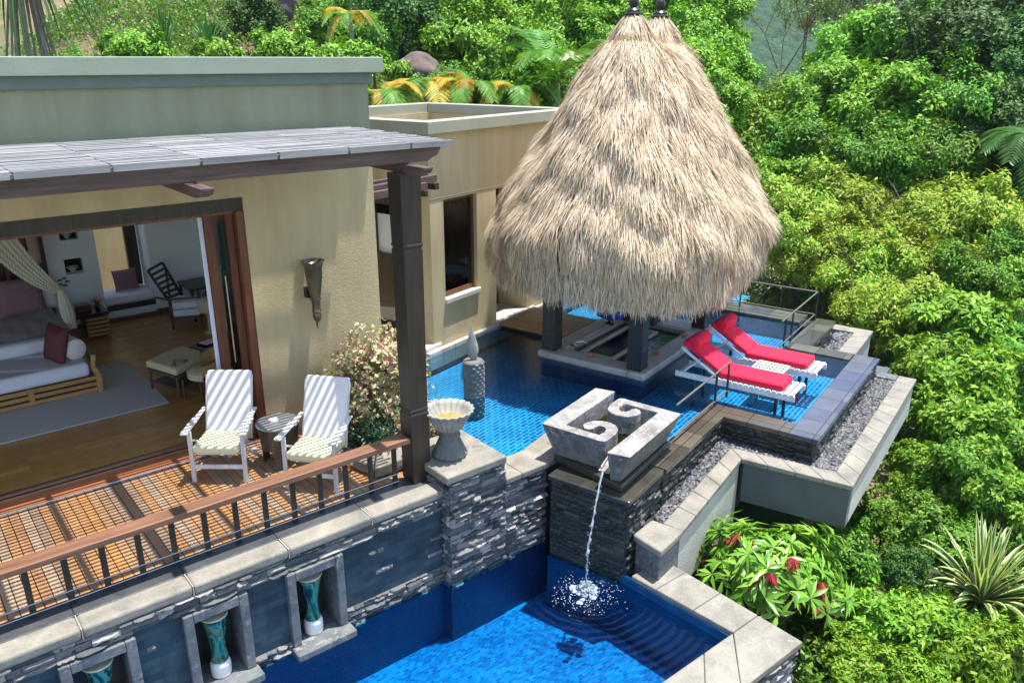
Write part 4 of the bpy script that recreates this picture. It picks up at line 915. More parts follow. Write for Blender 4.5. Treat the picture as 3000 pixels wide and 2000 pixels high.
build(MB().tube([(3.99, 8.62, 1.425), (3.985, 8.63, 1.37), (3.99, 8.62, 1.32)], [.02, .012, .004], 8), 'finial', 'bronze', sc_, smooth=True)
# ================================================================== ANNEX
an = thing('annex', 'small tan flat roofed bathroom annex with parapet beside the pool', 'building', P(11, 9, 0))
w0, w1 = 7.98, 8.2
m = MB(); ZT = 3.36
def wb(u0, u1, a, b, z0_, z1_): m.pbox(u0, u1, a, b, z0_, z1_)
wb(9.22, 9.54, w0, w1, -.35, ZT); wb(9.54, 10.39, w0, w1, -.35, .74); wb(9.54, 10.39, w0, w1, 2.35, ZT); wb(10.39, 10.92, w0, w1, -.35, ZT)
wb(10.92, 11.86, w0, w1, 2.35, ZT); wb(11.86, 13.35, w0, w1, -.35, ZT)
wb(9.22, 9.40, 8.201, 8.25, -.35, ZT); wb(9.22, 9.40, 8.25, 10.5, 2.30, ZT); wb(9.22, 9.40, 10.5, 11.5, -.35, ZT)
wb(10.74, 10.92, 8.201, 8.85, -.35, 2.35); wb(11.86, 12.04, 8.201, 8.85, -.35, 2.35); wb(10.92, 11.86, 8.65, 8.85, -.35, 2.35)
wb(13.17, 13.35, 8.201, 11.5, -.35, ZT); wb(9.401, 13.169, 11.3, 11.5, -.35, ZT)
build(m, 'wall', 'stucco_tan', an)
m = MB(); m.pbox(9.10, 13.42, 7.86, 8.14, 3.362, 3.54); m.pbox(9.10, 9.38, 8.141, 11.62, 3.362, 3.54); m.pbox(13.14, 13.42, 8.141, 11.62, 3.362, 3.54); m.pbox(9.381, 13.139, 11.34, 11.62, 3.362, 3.54)
build(m, 'parapet', 'coping_annex', an, bev=.008)
simple('roof_gravel', (.22, .19, .16), .95, .25, 6, .4, 40)
build(MB().pbox(9.41, 13.16, 8.21, 11.29, 2.55, 2.75), 'roof', 'roof_gravel', an)
build(MB().pbox(9.45, 13.1, 8.25, 11.25, -.05, .0), 'inner_floor', 'cream_plaster', an)
wd = build(MB().pbox(9.54, 9.585, 8.05, 8.12, .77, 2.35).pbox(10.345, 10.39, 8.05, 8.12, .77, 2.35).pbox(9.586, 10.344, 8.05, 8.12, 2.30, 2.35).pbox(9.586, 10.344, 8.05, 8.12, .77, .84), 'window', 'brown_wood', an, bev=.004)
build(MB().pbox(9.586, 10.344, 8.08, 8.09, .842, 2.298), 'pane', 'glass_clear', wd)
build(MB().pbox(9.52, 10.43, 7.93, 8.05, .685, .765), 'window_sill', 'marble_light', wd, bev=.01)
bl = MB(); bl.pbox(9.95, 10.33, 8.35, 8.37, .8, 2.3); build(bl, 'brightening_panel', 'panel_white', wd)  # white panel added close behind the pane to brighten the dark interior
m = MB()
for zz in (1.05, 1.45, 1.85): m.bar(P(10.08, 8.3, zz), P(10.24, 8.3, zz), .03, .02); m.bar(P(10.23, 8.28, zz - .06), P(10.23, 8.28, zz + .06), .04, .03)
build(m, 'towel_hooks', 'brown_wood', wd)
m = MB(); m.pbox(10.921, 10.96, 8.62, 8.649, -.02, 2.34); m.pbox(11.82, 11.859, 8.62, 8.649, -.02, 2.34); m.pbox(10.961, 11.819, 8.60, 8.649, -.02, 2.34); dr2 = build(m, 'door', 'dark_wood', an)
m = MB()
m.pbox(9.28, 9.33, 8.251, 8.30, 0, 2.30); m.pbox(9.28, 9.33, 8.301, 10.5, 1.36, 1.42); m.pbox(9.28, 9.33, 8.301, 10.5, 2.22, 2.30); m.pbox(9.28, 9.33, 9.2, 9.26, 1.42, 2.22); m.pbox(9.28, 9.33, 8.301, 10.5, 0, .08)
gd = build(m, 'door', 'dark_wood', an)
build(MB().pbox(9.30, 9.305, 8.301, 10.5, .08, 1.36), 'pane', 'glass_dark', gd)
build(MB().pbox(9.45, 9.47, 8.30, 10.5, .05, 1.36), 'inner_panel', 'green_dark', gd)
build(MB().pbox(9.34, 9.36, 8.301, 10.5, 1.42, 2.05), 'glass_reflection', 'panel_white', gd)  # white sheet standing in for the bright reflection in the upper glass
m = MB(); m.prism([P(9.0, 7.95)[:2], P(9.40, 7.96)[:2], P(9.40, 8.4)[:2], P(8.9, 8.6)[:2]], -.05, .08); build(m, 'door_step', 'marble_light', an, bev=.03, smooth=True)
m = MB(); m.pbox(10.9, 12.1, 7.93, 8.6, -.05, .03); build(m, 'door_step', 'marble_light', an, bev=.02)
m = MB(); u = 9.0
while u < 16.0:
    l = random.uniform(.3, .5); m.pbox(u, u + l - .004, 7.88 + random.uniform(-.01, .01), 7.975, -.3, .0); u += l
build(m, 'plinth_edge', 'carved_light', an, bev=.015)
build(MB().pbox(9.215, 9.54, 7.974, 7.979, 2.375, 2.388).pbox(9.54, 13.3, 7.974, 7.979, 2.375, 2.388), 'control_joint', 'ledge_paint', an)
# link wall between the wings
lw = thing('link_wall', 'tan stuccoed wall piece in shade between the bedroom wing and the annex', 'wall', (5.8, 12.2, 0))
build(MB().prism([(4.951, 12.3), (6.1, 12.3), (6.1, 12.6), (4.951, 12.6)], -.4, 3.2), 'wall_face', 'stucco_tan', lw)
s = MB(); s.prism([(4.951, 8.9), (4.951, 12.3), P(9.22, 10.6)[:2], P(9.22, 8.35)[:2], P(8.9, 8.5)[:2]], -.35, -.02); struct(s, 'back_path', 'marble_light')
tr = thing('small_trellis', 'small dark brown beam canopy over the annex side door', 'trellis', P(8.6, 7.7, 2.6))
for k, (w_, u0, u1, zz) in enumerate([(7.5, 7.45, 8.60, 2.72), (7.62, 7.60, 8.95, 2.78), (8.05, 7.9, 9.21, 2.75)]): build(MB().bar(P(u0, w_, zz), P(u1, w_, zz), .07, .10), 'beam', 'joist_wood', tr, bev=.006)
for u0 in (7.9, 8.5): build(MB().bar(P(u0, 7.40, 2.63), P(u0, 9.6, 2.63), .06, .08), 'cross_beam', 'dark_wood', tr, bev=.006)
build(MB().bar(P(8.75, 7.42, 2.70), P(8.75, 7.9, 2.70), .09, .09), 'beam_end', 'dark_wood', tr, bev=.006)
# ================================================================== BRIDGE DECK
bd = thing('bridge_deck', 'small timber footbridge from the annex door to the thatched pavilion', 'bridge', P(11.4, 7.3, 0))
m = MB(); u = 10.88
while u < 12.02: m.pbox(u, u + .088, 6.57, 7.90, -.03, .025); u += .096
build(m, 'boards', 'deck_boards', bd, bev=.004)
build(MB().pbox(10.9, 12.0, 6.6, 7.86, -.12, -.032), 'bearer', 'dark_wood', bd)
# ================================================================== GAZEBO
ga = thing('thatched_pavilion', 'square bathing pavilion with tall bell shaped twin peaked straw thatch roof', 'pavilion', P(11.5, 5.65, -.1))
m = MB(); m.pbox(10.08, 12.95, 4.69, 4.98, -.1, .02); m.pbox(10.08, 10.42, 4.981, 6.56, -.1, .02); m.pbox(10.421, 12.95, 6.25, 6.56, -.1, .02); m.pbox(12.45, 12.95, 4.981, 6.249, -.1, .02)
build(m, 'plinth', 'carved_light', ga, bev=.02, smooth=True)
build(MB().pbox(10.12, 12.9, 4.74, 6.52, -.42, -.101), 'plinth_base', 'mosaic_wall', ga)
m = MB(); m.pbox(10.42, 12.45, 4.981, 6.249, -.5, -.40); m.pbox(12.40, 12.449, 4.981, 6.249, -.4, .0); m.pbox(10.421, 12.40, 4.982, 5.02, -.4, .0); m.pbox(10.421, 12.4, 6.21, 6.248, -.4, .0); m.pbox(10.421, 10.46, 5.02, 6.21, -.4, .0)
build(m, 'sunken_floor', 'tub_tile', ga)
m = MB(); m.pbox(10.55, 12.2, 5.45, 5.52, -.4, -.03); m.pbox(10.55, 12.2, 6.0, 6.07, -.4, -.03); m.pbox(10.55, 10.63, 5.521, 6.0, -.4, -.03); m.pbox(12.12, 12.2, 5.521, 6.0, -.4, -.03)
build(m, 'tub', 'cream_plaster', ga, bev=.015)
build(MB().pbox(12.3, 12.9, 5.6, 6.2, .0, .16), 'counter', 'black_wood', ga, bev=.01)
m = MB(); m.tube([P(10.5, 6.12, .0), P(10.5, 6.12, .12), P(10.58, 6.02, .14), P(10.62, 5.94, .10)], .014, 8); m.tube([P(10.47, 6.05, .06), P(10.52, 6.2, .06)], .02, 8); build(m, 'tap', 'chrome', ga, smooth=True)
for i, (cu, cw) in enumerate(((10.27, 4.90), (10.29, 6.42), (12.70, 4.90), (12.70, 6.42))):
    m = MB(); zs = [.021, .34, .345, .36, .362, .385, .39, 1.9]; hw = [.118, .118, .111, .111, .119, .119, .113, .125]
    vs = []; fs = []
    for z_, h in zip(zs, hw): vs += [P(cu + sx * h, cw + sy * h, z_) for sx, sy in ((-1, -1), (1, -1), (1, 1), (-1, 1))]
    for a in range(len(zs) - 1):
        for k in range(4): fs.append((a * 4 + k, a * 4 + (k + 1) % 4, a * 4 + 4 + (k + 1) % 4, a * 4 + 4 + k))
    m.add(vs, fs + [(3, 2, 1, 0)]); build(m, 'post', 'dark_wood', ga, bev=.004)
m = MB(); m.pbox(10.15, 12.85, 4.82, 4.98, 1.72, 1.9); m.pbox(10.15, 12.85, 6.34, 6.5, 1.72, 1.9); m.pbox(10.17, 10.39, 4.98, 6.34, 1.72, 1.9); m.pbox(12.58, 12.8, 4.98, 6.34, 1.72, 1.9); build(m, 'ring_beam', 'dark_wood', ga)
# thatch
ZZ = [1.30, 1.5, 1.7, 1.9, 2.1, 2.4, 2.8, 3.2, 3.6, 4.0, 4.3, 4.5, 4.7, 4.9, 5.02]
BB = [1.90, 1.97, 1.99, 2.02, 1.98, 1.83, 1.60, 1.37, 1.12, .89, .70, .57, .42, .27, .20]
def prof_b(z): return float(np.interp(z, ZZ, BB))
def th_center(z): t = min(1, max(0, (z - 1.6) / 3.2)); return 11.45 + .09 * t, 5.70 - .05 * t
def dent(a, z):
    return .05 * math.sin(3 * a + 2.1 * z) * math.sin(2.3 * z + a) + .04 * math.sin(7 * a - 3.3 * z + .8 * math.sin(4 * z)) * math.sin(3.7 * z + 2 * a) + .032 * math.sin(13 * a + 5 * z + 1) * math.sin(6 * z - 3 * a) + .018 * math.sin(23 * a - 9 * z)
def surf(a, z, off=0.0):
    b = prof_b(z) + dent(a, z) * min(1, (5.0 - z)) + off; e = float(np.interp(z, [1.4, 3.0, 4.4, 4.9], [.1, .35, .42, .42])); A_ = b + e
    cu, cw = th_center(z); n = float(np.interp(z, [1.3, 3, 4.6], [2.8, 2.5, 2.2])); c, s_ = math.cos(a), math.sin(a)
    u = cu + A_ * math.copysign(abs(c) ** (2 / n), c); w = cw + b * math.copysign(abs(s_) ** (2 / n), s_)
    if z > 4.45:      # pinch into two peaks
        k = min(1, (z - 4.45) / .4); cw_ = abs(u - 11.54) ; w = cw + (w - cw) * (1 - k * .95 * max(0, 1 - (cw_ / .40) ** 2))
    return u, w
m = MB(); na, nz = 96, 46
def tf(i, j):
    z = 1.32 + (4.72 - 1.32) * j; u, w = surf(2 * PI * i, z, -.06); return P(u, w, z)
m.grid(tf, na, nz)
m.grid(lambda i, j: P(*(lambda q: (11.5 + (q[0] - 11.5) * (1 - .9 * j), 5.68 + (q[1] - 5.68) * (1 - .9 * j)))(surf(2 * PI * i, 1.32, -.06)), 1.32 + 1.3 * j), na, 8)
for cu in (11.10, 11.98):
    m.lathe(P(cu, 5.66, 4.0), [(.40, .35), (.32, .6), (.22, .78), (.16, .90), (.12, 1.0), (.10, 1.04)], 24, close=False)
build(m, 'thatch_core', 'thatch_base', ga, smooth='all')
def straw(n, seed):
    r = np.random.default_rng(seed); vs = []; fs = []
    def blade(p, d, n_, L, w, lift, droop):
        d = d / np.linalg.norm(d); sd = np.cross(d, n_); sd /= (np.linalg.norm(sd) + 1e-9); o = len(vs)
        for k, t in enumerate((0, .5, 1.0)):
            q = p + d * L * t + n_ * (lift * t + .012 * t) + np.array([0, 0, -droop * t * t]); ww = w * (1, .85, .25)[k]
            vs.append(tuple(q - sd * ww)); vs.append(tuple(q + sd * ww))
        fs.append((o, o + 1, o + 3, o + 2)); fs.append((o + 2, o + 3, o + 5, o + 4))
    zz = r.random(n * 3); z_all = 1.36 + (4.98 - 1.36) * zz; keep = r.random(n * 3) < (np.interp(z_all, ZZ, BB) / 2.05 * .92 + .08); z_all = z_all[keep][:n]
    z_all = np.concatenate([z_all, r.uniform(4.50, 5.0, 2600)])
    for qi, z in enumerate(z_all):
        if z < 4.66 and qi < len(z_all) - 2600:
            a = r.random() * 2 * PI; u, w = surf(a, z, .0); u2, w2 = surf(a, z - .12, 0); ua, wa = surf(a + .03, z, 0)
            p = np.array(P(u, w, z)); d = np.array(P(u2, w2, z - .12)) - p; tn = np.array(P(ua, wa, z)) - p; d /= np.linalg.norm(d); tn /= (np.linalg.norm(tn) + 1e-9)
            n_ = np.cross(tn, -d); n_ /= (np.linalg.norm(n_) + 1e-9)
            if np.dot(n_[:2], p[:2] - np.array(P(11.5, 5.65)[:2])) < 0: n_ = -n_
        else:
            cu = 11.10 if r.random() < .5 else 11.98; a = r.random() * 2 * PI; rad = float(np.interp(z, [4.5, 4.6, 4.78, 4.9, 5.0], [.40, .34, .25, .19, .14])); c0 = np.array(P(cu, 5.66, z)); n_ = np.array([math.cos(a), math.sin(a), .5]); n_ /= np.linalg.norm(n_)
            p = c0 + np.array([math.cos(a), math.sin(a), 0]) * rad; d = np.array([math.cos(a) * .55, math.sin(a) * .55, -1]); tn = np.array([-math.sin(a), math.cos(a), 0])
        cl = math.sin(9 * a + 2.2 * z) * math.sin(5.1 * z - 3 * a)
        d = d + tn * (r.normal() * .16 + .14 * cl) + n_ * .0
        blade(p + n_ * (-.03 + .03 * r.random()), d, n_, r.uniform(.16, .38), r.uniform(.0026, .0066), r.uniform(-.005, .05) + (.045 if cl > .45 else 0), .015)
    for k in range(int(n * .30)):       # hanging fringe
        a = r.random() * 2 * PI; z = r.uniform(1.27, 1.52); u, w = surf(a, z, r.uniform(-.16, .02)); p = np.array(P(u, w, z)); c0 = np.array(P(11.5, 5.68, z)); n_ = p - c0; n_ /= np.linalg.norm(n_)
        tn = np.array([-n_[1], n_[0], 0]); tuft = .5 + .5 * math.sin(17 * a) * math.sin(41 * a + 1)
        d = np.array([0, 0, -1.0]) + n_ * r.uniform(-.35, .25) + tn * r.normal() * .22
        blade(p, d, n_, r.uniform(.12, .24) + .16 * tuft * r.random(), r.uniform(.0035, .008), 0, 0)
    me = bpy.data.meshes.new('thatch_straw'); me.from_pydata(vs, [], fs); me.materials.append(MT['thatch']); me.update(); return me
build(straw(74000, 3), 'thatch_straw', 'thatch', ga)
for cu in (11.10, 11.98):
    c = P(cu, 5.66, 4.98)
    build(MB().lathe(c, [(.13, 0), (.14, .03), (.10, .05), (.11, .07), (.085, .10), (.05, .12), (.06, .14), (.075, .19), (.06, .25), (.02, .28), (.03, .30), (.028, .34), (.006, .40)], 20), 'finial', 'black_wood', ga, smooth=True)
for i, (u, w, lb) in enumerate(((10.29, 5.71, 'shallow clay dish of petals on the pavilion plinth, between its two left posts'), (10.99, 4.92, 'shallow clay dish of petals on the pavilion plinth, just right of the front post'), (12.06, 4.91, 'shallow clay dish of petals on the pavilion plinth, nearest the lounger headrests'), (12.66, 5.66, 'shallow clay dish of petals at the dark back of the pavilion'))):
    c = P(u, w, .021); t = thing('petal_dish', lb, 'dish', c, group='clay dishes of petals on the pavilion plinth')
    build(MB().lathe(c, [(.03, 0), (.05, .012), (.068, .035), (.06, .035), (.04, .018)], 16), 'dish', 'clay_orange', t, smooth=True)
    m = MB()
    for k in range(5): a = k * 1.26 + i; m.lathe((c[0] + .022 * math.cos(a), c[1] + .022 * math.sin(a), c[2] + .028), [(.004, 0), (.02, .01), (.014, .02), (.002, .022)], 6)
    build(m, 'petals', 'petal_orange', t)
ts = thing('towel_stand', 'dark pedestal stand draped in a blue cloth inside the pavilion', 'stand', P(12.25, 6.42, .02))
c = P(11.98, 6.30, .0); build(MB().lathe(c, [(.09, 0), (.08, .02), (.02, .04), (.02, .10), (.06, .13)], 16), 'pedestal', 'black_wood', ts, smooth=True)
m = MB(); d = Vector(P(-.34, -1)); d.normalize(); e = Vector(P(1, -.34)); e.normalize(); cv = Vector(P(12.0, 6.30, .17))
m.bar(cv - d * .21, cv + d * .21, .26, .12); build(m, 'cloth', 'towel_blue', ts, bev=.02, smooth=True)
for k, (s1, lb) in enumerate(((-.11, 'orange rolled towel at the left end of the blue draped stand'), (.0, 'rolled white towel in the middle of the blue draped stand'), (.12, 'rolled white towel at the right end of the blue draped stand'))):
    m = MB(); q = cv + d * s1 + Vector((0, 0, .125)); m.tube([q - e * .15, q - e * .13, q + e * .13, q + e * .15], [.045, .062, .062, .045], 16)
    tag(build(m, 'rolled_towel', 'clay_orange' if k == 0 else 'towel_white', None, smooth=True), lb, 'towel', 'rolled towels on the stand')
# ================================================================== DECK CHAIRS + TABLE
def deck_chair(label):
    t = thing('deck_chair', label, 'chair', (0, 0, 0), 0, 'reclining white deck chairs')
    for sx in (-1, 1):
        x = sx * .285
        local(MB().bar((x, 0, 0), (x, .02, .60), .045, .03, up=(0, 1, 0)), 'leg', 'white_wood', t, bev=.004)
        local(MB().bar((x * .93, .60, 0), (x * .93, .12, .36), .042, .025, up=(0, 1, 0)), 'leg', 'white_wood', t, bev=.004)
        m = MB(); m.bar((x * 1.06, -.09, .615), (x * 1.06, .30, .640), .075, .022); m.bar((x * 1.04, .28, .638), (x * 1.0, .52, .665), .05, .022); local(m, 'arm', 'white_wood', t, bev=.008)
        m = MB(); m.bar((x * .98, .02, .50), (x * .9, .28, .36), .03, .02); local(m, 'arm_brace', 'white_wood', t)
        m = MB(); m.bar((x * .86, .40, .34), (x * .86, .63, 1.03), .035, .03, up=(0, 1, 0)); local(m, 'back_frame', 'white_wood', t)
    m = MB(); m.bar((-.285, .0, .19), (.285, .0, .19), .022, .05); local(m, 'stretcher', 'white_wood', t, bev=.004)
    local(MB().bar((-.24, .57, .10), (.24, .57, .10), .022, .04), 'stretcher', 'white_wood', t); local(MB().bar((-.25, .06, .335), (.25, .06, .335), .03, .03), 'seat_rail', 'white_wood', t)
    m = MB()
    for k in range(7): m.bar((-.22, .02 + .065 * k, .345), (.22, .02 + .065 * k, .345), .045, .016)
    local(m, 'seat_slats', 'white_wood', t)
    m = MB(); m.box(-.25, .25, -.04, .44, .36, .45); local(m, 'seat_cushion', 'cushion_yellow', t, bev=.028, smooth=True, seg=4)
    m = MB(); b0, b1 = Vector((0, .40, .41)), Vector((0, .655, 1.07)); m.bar(b0, b1, .07, .50, up=(1, 0, 0)); local(m, 'back_cushion', 'cushion_white', t, bev=.024, smooth=True, seg=4)
    m = MB(); m.bar((0, .33, .13), (.08, .22, .30), .035, .02); local(m, 'hinge_brace', 'white_wood', t)
    return t
c1 = deck_chair('white slatted deck chair nearer the open bedroom doorway, left of the round side table')
c1.location = (2.45, 8.10, 0); c1.rotation_euler.z = math.radians(-39.4)
copy_tree(c1, (3.15, 7.30, 0), math.radians(-49.6), 'white slatted deck chair nearer the timber post, right of the round table')
st = thing('side_table', 'round grey metal side table with three broad legs between the deck chairs', 'table', (3.18, 8.13, 0))
tc_ = (3.17, 8.12, 0)
build(MB().lathe(tc_, [(.235, .49), (.245, .495), (.245, .51), (.23, .515), (.0, .515)], 40), 'top', 'zinc', st, smooth=True)
build(MB().lathe(tc_, [(.205, .22), (.232, .485), (.225, .487)], 40, close=False), 'drum', 'bronze', st, smooth=True)
for k in range(3):
    a = k * 2 * PI / 3 + 2.2; m = MB()
    vs = [];
    for z_, hw in ((0, .30), (.23, .36)):
        for s_ in (-1, 1):
            for rr in (.195, .207): vs.append((tc_[0] + rr * math.cos(a + s_ * hw), tc_[1] + rr * math.sin(a + s_ * hw), z_))
    m.add(vs, [(0, 2, 6, 4), (1, 5, 7, 3), (0, 4, 5, 1), (2, 3, 7, 6), (0, 1, 3, 2), (4, 6, 7, 5)]); build(m, 'leg', 'bronze', st)
m = MB(); m.lathe((3.14, 8.16, .516), [(.05, 0), (.055, .012), (.05, .022), (.035, .022), (.03, .006), (.0, .006)], 24)
tag(build(m, 'ashtray', 'cushion_white', None, smooth=True), 'small white round ashtray on the round side table', 'ashtray')
# ================================================================== LOUNGERS
def lounger(label):
    t = thing('sun_lounger', label, 'sun lounger', (0, 0, 0), 0, 'red cushioned loungers standing in the pool')
    Wd, Ln = .53, 1.72
    for x in (0.02, Wd - .02): local(MB().box(x - .018, x + .018, 0, Ln, .045, .125), 'side_rail', 'lounger_wood', t, bev=.004)
    m = MB()
    for k in range(14): m.box(-.0, Wd, .015 + k * .078, .075 + k * .078, .127, .145)
    local(m, 'slats', 'lounger_wood', t, bev=.003)
    for x in (.06, Wd - .06):
        for y in (.25, 1.45): local(MB().box(x - .02, x + .02, y - .02, y + .02, -.398, .045), 'leg', 'green_dark', t)
    for x in (.03, Wd - .03):
        local(MB().bar((x, 1.08, .14), (x, 1.66, .49), .03, .035, up=(0, -.5, 1)), 'back_rail', 'lounger_wood', t, bev=.003)
        local(MB().bar((x * .9 + .03, 1.62, .11), (x * .9 + .03, 1.40, .32), .025, .02), 'strut', 'lounger_wood', t)
    m = MB(); m.bar((.04, 1.66, .09), (Wd - .04, 1.66, .09), .03, .05); local(m, 'end_rail', 'lounger_wood', t)
    m = MB(); m.box(.03, Wd - .03, .17, 1.085, .148, .24); local(m, 'seat_cushion', 'cushion_red', t, bev=.03, smooth=True, seg=4)
    d = Vector((0, .58, .35)).normalized(); nn = Vector((0, -.35, .58)).normalized(); a0 = Vector((Wd / 2, 1.07, .19)) + nn * .03; a1 = a0 + d * .69
    m = MB(); m.bar(a0, a1, Wd - .06, .08, up=nn); local(m, 'back_cushion', 'cushion_red', t, bev=.03, smooth=True, seg=4)
    m = MB(); h = a0 + d * .56 + nn * .085; x0 = Vector((1, 0, 0))
    m.tube([h - x0 * .235, h - x0 * .222, h - x0 * .12, h, h + x0 * .12, h + x0 * .222, h + x0 * .235], [.055, .085, .1, .102, .1, .085, .055], 22)
    local(m, 'head_roll', 'cushion_red', t, smooth=True)
    for x in (.12, Wd - .12): local(MB().bar((x, .17, .235), (x, .165, .15), .012, .006), 'tie', 'cushion_red', t)
    return t
l1 = lounger('red cushioned white lounger nearer the camera, in front of the small cream table')
l1.location = P(10.28, 2.57); l1.rotation_euler.z = A15
copy_tree(l1, P(11.29, 2.55), A15, 'red cushioned white lounger farther from the camera, behind the small cream table')
ct = thing('cream_table', 'small cream perforated stool table standing between the two red loungers', 'table', P(11.05, 3.15, -.4))
m = MB(); m.pbox(10.86, 11.24, 2.92, 3.38, .165, .195)
build(m, 'top', 'linen_cream', ct, bev=.006); simple('cream_paint', (.70, .64, .50), .6, .05); ct.children[0].data.materials[0] = MT['cream_paint']
m = MB()
for a in range(3):
    for b in range(8): m.pbox(10.91 + a * .105, 10.975 + a * .105, 2.95 + b * .052, 2.975 + b * .052, .196, .198)
build(m, 'fretwork', 'dark_metal', ct)
for u, w in ((10.9, 2.96), (11.2, 2.96), (10.9, 3.34), (11.2, 3.34)): build(MB().pbox(u - .02, u + .02, w - .02, w + .02, -.398, .165), 'leg', 'cream_paint', ct)
# ================================================================== TERRAIN
def sm(t): t = min(1, max(0, t)); return t * t * (3 - 2 * t)
def rnd2(x, y): return math.sin(x * 1.7 + y * .6) * math.cos(y * 1.3 - x * .4)
def ground(lx, ly):
    """height of the hillside in lens-level coordinates"""
    right = np.interp(ly, [-5, 5, 9, 14, 20, 28, 40, 60, 110, 200], [-3.6, -3.4, -3.0, -2.6, -2.2, -1.8, -1.0, -1, -6, -30])
    right -= .10 * max(0, lx - 7) * (1 if ly > 6 else .6)
    left = np.interp(ly, [0, 16, 22, 30, 45, 70, 110], [-1, -.6, .3, 3.0, 8.5, 17, 26])
    t = sm((lx + 1.0) / (7 + ly * .12)) if ly > 12 else sm((lx + 3) / 4)
    z = left * (1 - t) + right * t
    # under the villa keep low
    X, Y = LV(lx, ly)[:2]
    if -6 < X < 7.5 and 2 < Y < 17.6: z = min(z, -.7)
    return z + .12 * rnd2(lx, ly)
s = MB(); xs = np.concatenate([np.arange(-45, 45, 1.5), np.arange(45, 130, 5)]); ys = np.concatenate([np.arange(-6, 60, 1.2), np.arange(60, 200, 6)])
vs = []
for y in ys:
    for x in xs:
        z = ground(x, y); q = LV(x, y); X, Y = q[:2]
        u = X * CU + Y * SU; w = -X * SU + Y * CU
        if (-4 < X < 6.3 and 3 < Y < 15.5): z = min(z, -2.9)
        if 6.0 < u < 17.5 and 1.4 < w < 12: z = min(z, -1.9)
        vs.append((X, Y, z))
nx = len(xs); s.add(vs, [(j * nx + i, j * nx + i + 1, (j + 1) * nx + i + 1, (j + 1) * nx + i) for j in range(len(ys) - 1) for i in range(nx - 1)])
m = N('hillside'); v = m.coord('Object'); f = m.noise(v, .35, 6, .6, .5); g = m.noise(v, 5, 6)
c = m.ramp(f, [(.36, (.07, .11, .025)), (.5, (.17, .13, .06)), (.62, (.27, .18, .12))]); c = m.mix(.5, c, m.ramp(g, [(.3, (.5, .5, .5)), (.7, (1.3, 1.3, 1.3))]), 'MULTIPLY'); m.base(c); m.bump(g, .8, .1); MT['hillside'] = m.fin(.95)
struct(s, 'hillside', 'hillside', smooth='all')
# far wooded mountain across the valley: bumpy canopy
m = N('far_forest'); v = m.coord('Object'); f = m.noise(v, .22, 6, .7); g = m.noise(v, .012, 4)
c = m.ramp(f, [(.32, (.012, .042, .02)), (.55, (.03, .09, .03)), (.72, (.055, .13, .045))]); c = m.mix(.5, c, m.ramp(g, [(.4, (.55, .6, .6)), (.62, (1.2, 1.2, 1.1))]), 'MULTIPLY'); m.base(c); m.bump(m.noise(v, .9, 5), 1.0, 1.2); MT['far_forest'] = m.fin(.95)
nxm, nym = 420, 260; ii, jj = np.meshgrid(np.arange(nxm), np.arange(nym))
lx = -60 + ii * (320 / nxm) ; ly = 180 + jj * (330 / nym)
base = -38 + (ly - 180) * .34 + 8 * np.sin(lx * .03 + 1) + 6 * np.sin(lx * .05 - ly * .03)
pts = RNG.random((9000, 2)) * [340, 350] + [-70, 170]; rad = RNG.uniform(2.5, 6, 9000); bump = np.zeros_like(base)
for (a, b), r_ in zip(pts, rad):
    i0, i1 = int((a - r_ + 60) / (320 / nxm)), int((a + r_ + 60) / (320 / nxm)) + 2; j0, j1 = int((b - r_ - 180) / (330 / nym)), int((b + r_ - 180) / (330 / nym)) + 2
    i0, j0 = max(0, i0), max(0, j0); i1, j1 = min(nxm, i1), min(nym, j1)
    if i0 >= i1 or j0 >= j1: continue
    d2 = ((lx[j0:j1, i0:i1] - a) ** 2 + (ly[j0:j1, i0:i1] - b) ** 2) / r_ ** 2
    bump[j0:j1, i0:i1] = np.maximum(bump[j0:j1, i0:i1], np.sqrt(np.clip(1 - d2, 0, 1)) * r_ * 1.1 + (r_ * .3) * (d2 < 1))
zz = base + bump + RNG.normal(0, .35, base.shape)
X = math.sin(H50) * lx + math.cos(H50) * ly; Y = -math.cos(H50) * lx + math.sin(H50) * ly
s = MB(); s.v = list(map(tuple, np.stack([X.ravel(), Y.ravel(), zz.ravel()], 1).tolist()))
s.f = [(j * nxm + i, j * nxm + i + 1, (j + 1) * nxm + i + 1, (j + 1) * nxm + i) for j in range(nym - 1) for i in range(nxm - 1)]; s.mi = [0] * len(s.f)
struct(s, 'mountain', 'far_forest', smooth='all')
# ================================================================== FOLIAGE
def leaf_mesh(name, mat, P0, D, NR, L, Wd, fold=.25, extra=None):
    """many folded leaves: base points, directions, normals, lengths, widths"""
    n = len(P0); D = D / np.linalg.norm(D, axis=1, keepdims=True); S = np.cross(D, NR); S /= (np.linalg.norm(S, axis=1, keepdims=True) + 1e-9); U = np.cross(S, D)
    L = L[:, None]; Wd = Wd[:, None]
    mid = P0 + D * L * .45 + U * L * .05; tip = P0 + D * L - U * L * .12
    a = mid + S * Wd + U * Wd * fold; b = mid - S * Wd + U * Wd * fold
    V = np.stack([P0, a, tip, b, mid - U * Wd * .1], 1).reshape(-1, 3)
    o = np.arange(n)[:, None] * 5
    F = np.concatenate([o + [0, 1, 4], o + [1, 2, 4], o + [2, 3, 4], o + [3, 0, 4]], 1).reshape(-1, 3)
    me = bpy.data.meshes.new(name); me.vertices.add(len(V)); me.vertices.foreach_set('co', V.astype(np.float32).ravel())
    me.loops.add(F.size); me.loops.foreach_set('vertex_index', F.astype(np.int32).ravel()); me.polygons.add(len(F))
    me.polygons.foreach_set('loop_start', np.arange(0, F.size, 3, dtype=np.int32)); me.polygons.foreach_set('loop_total', np.full(len(F), 3, dtype=np.int32))
    me.materials.append(MT[mat]); me.update(calc_edges=True); return me
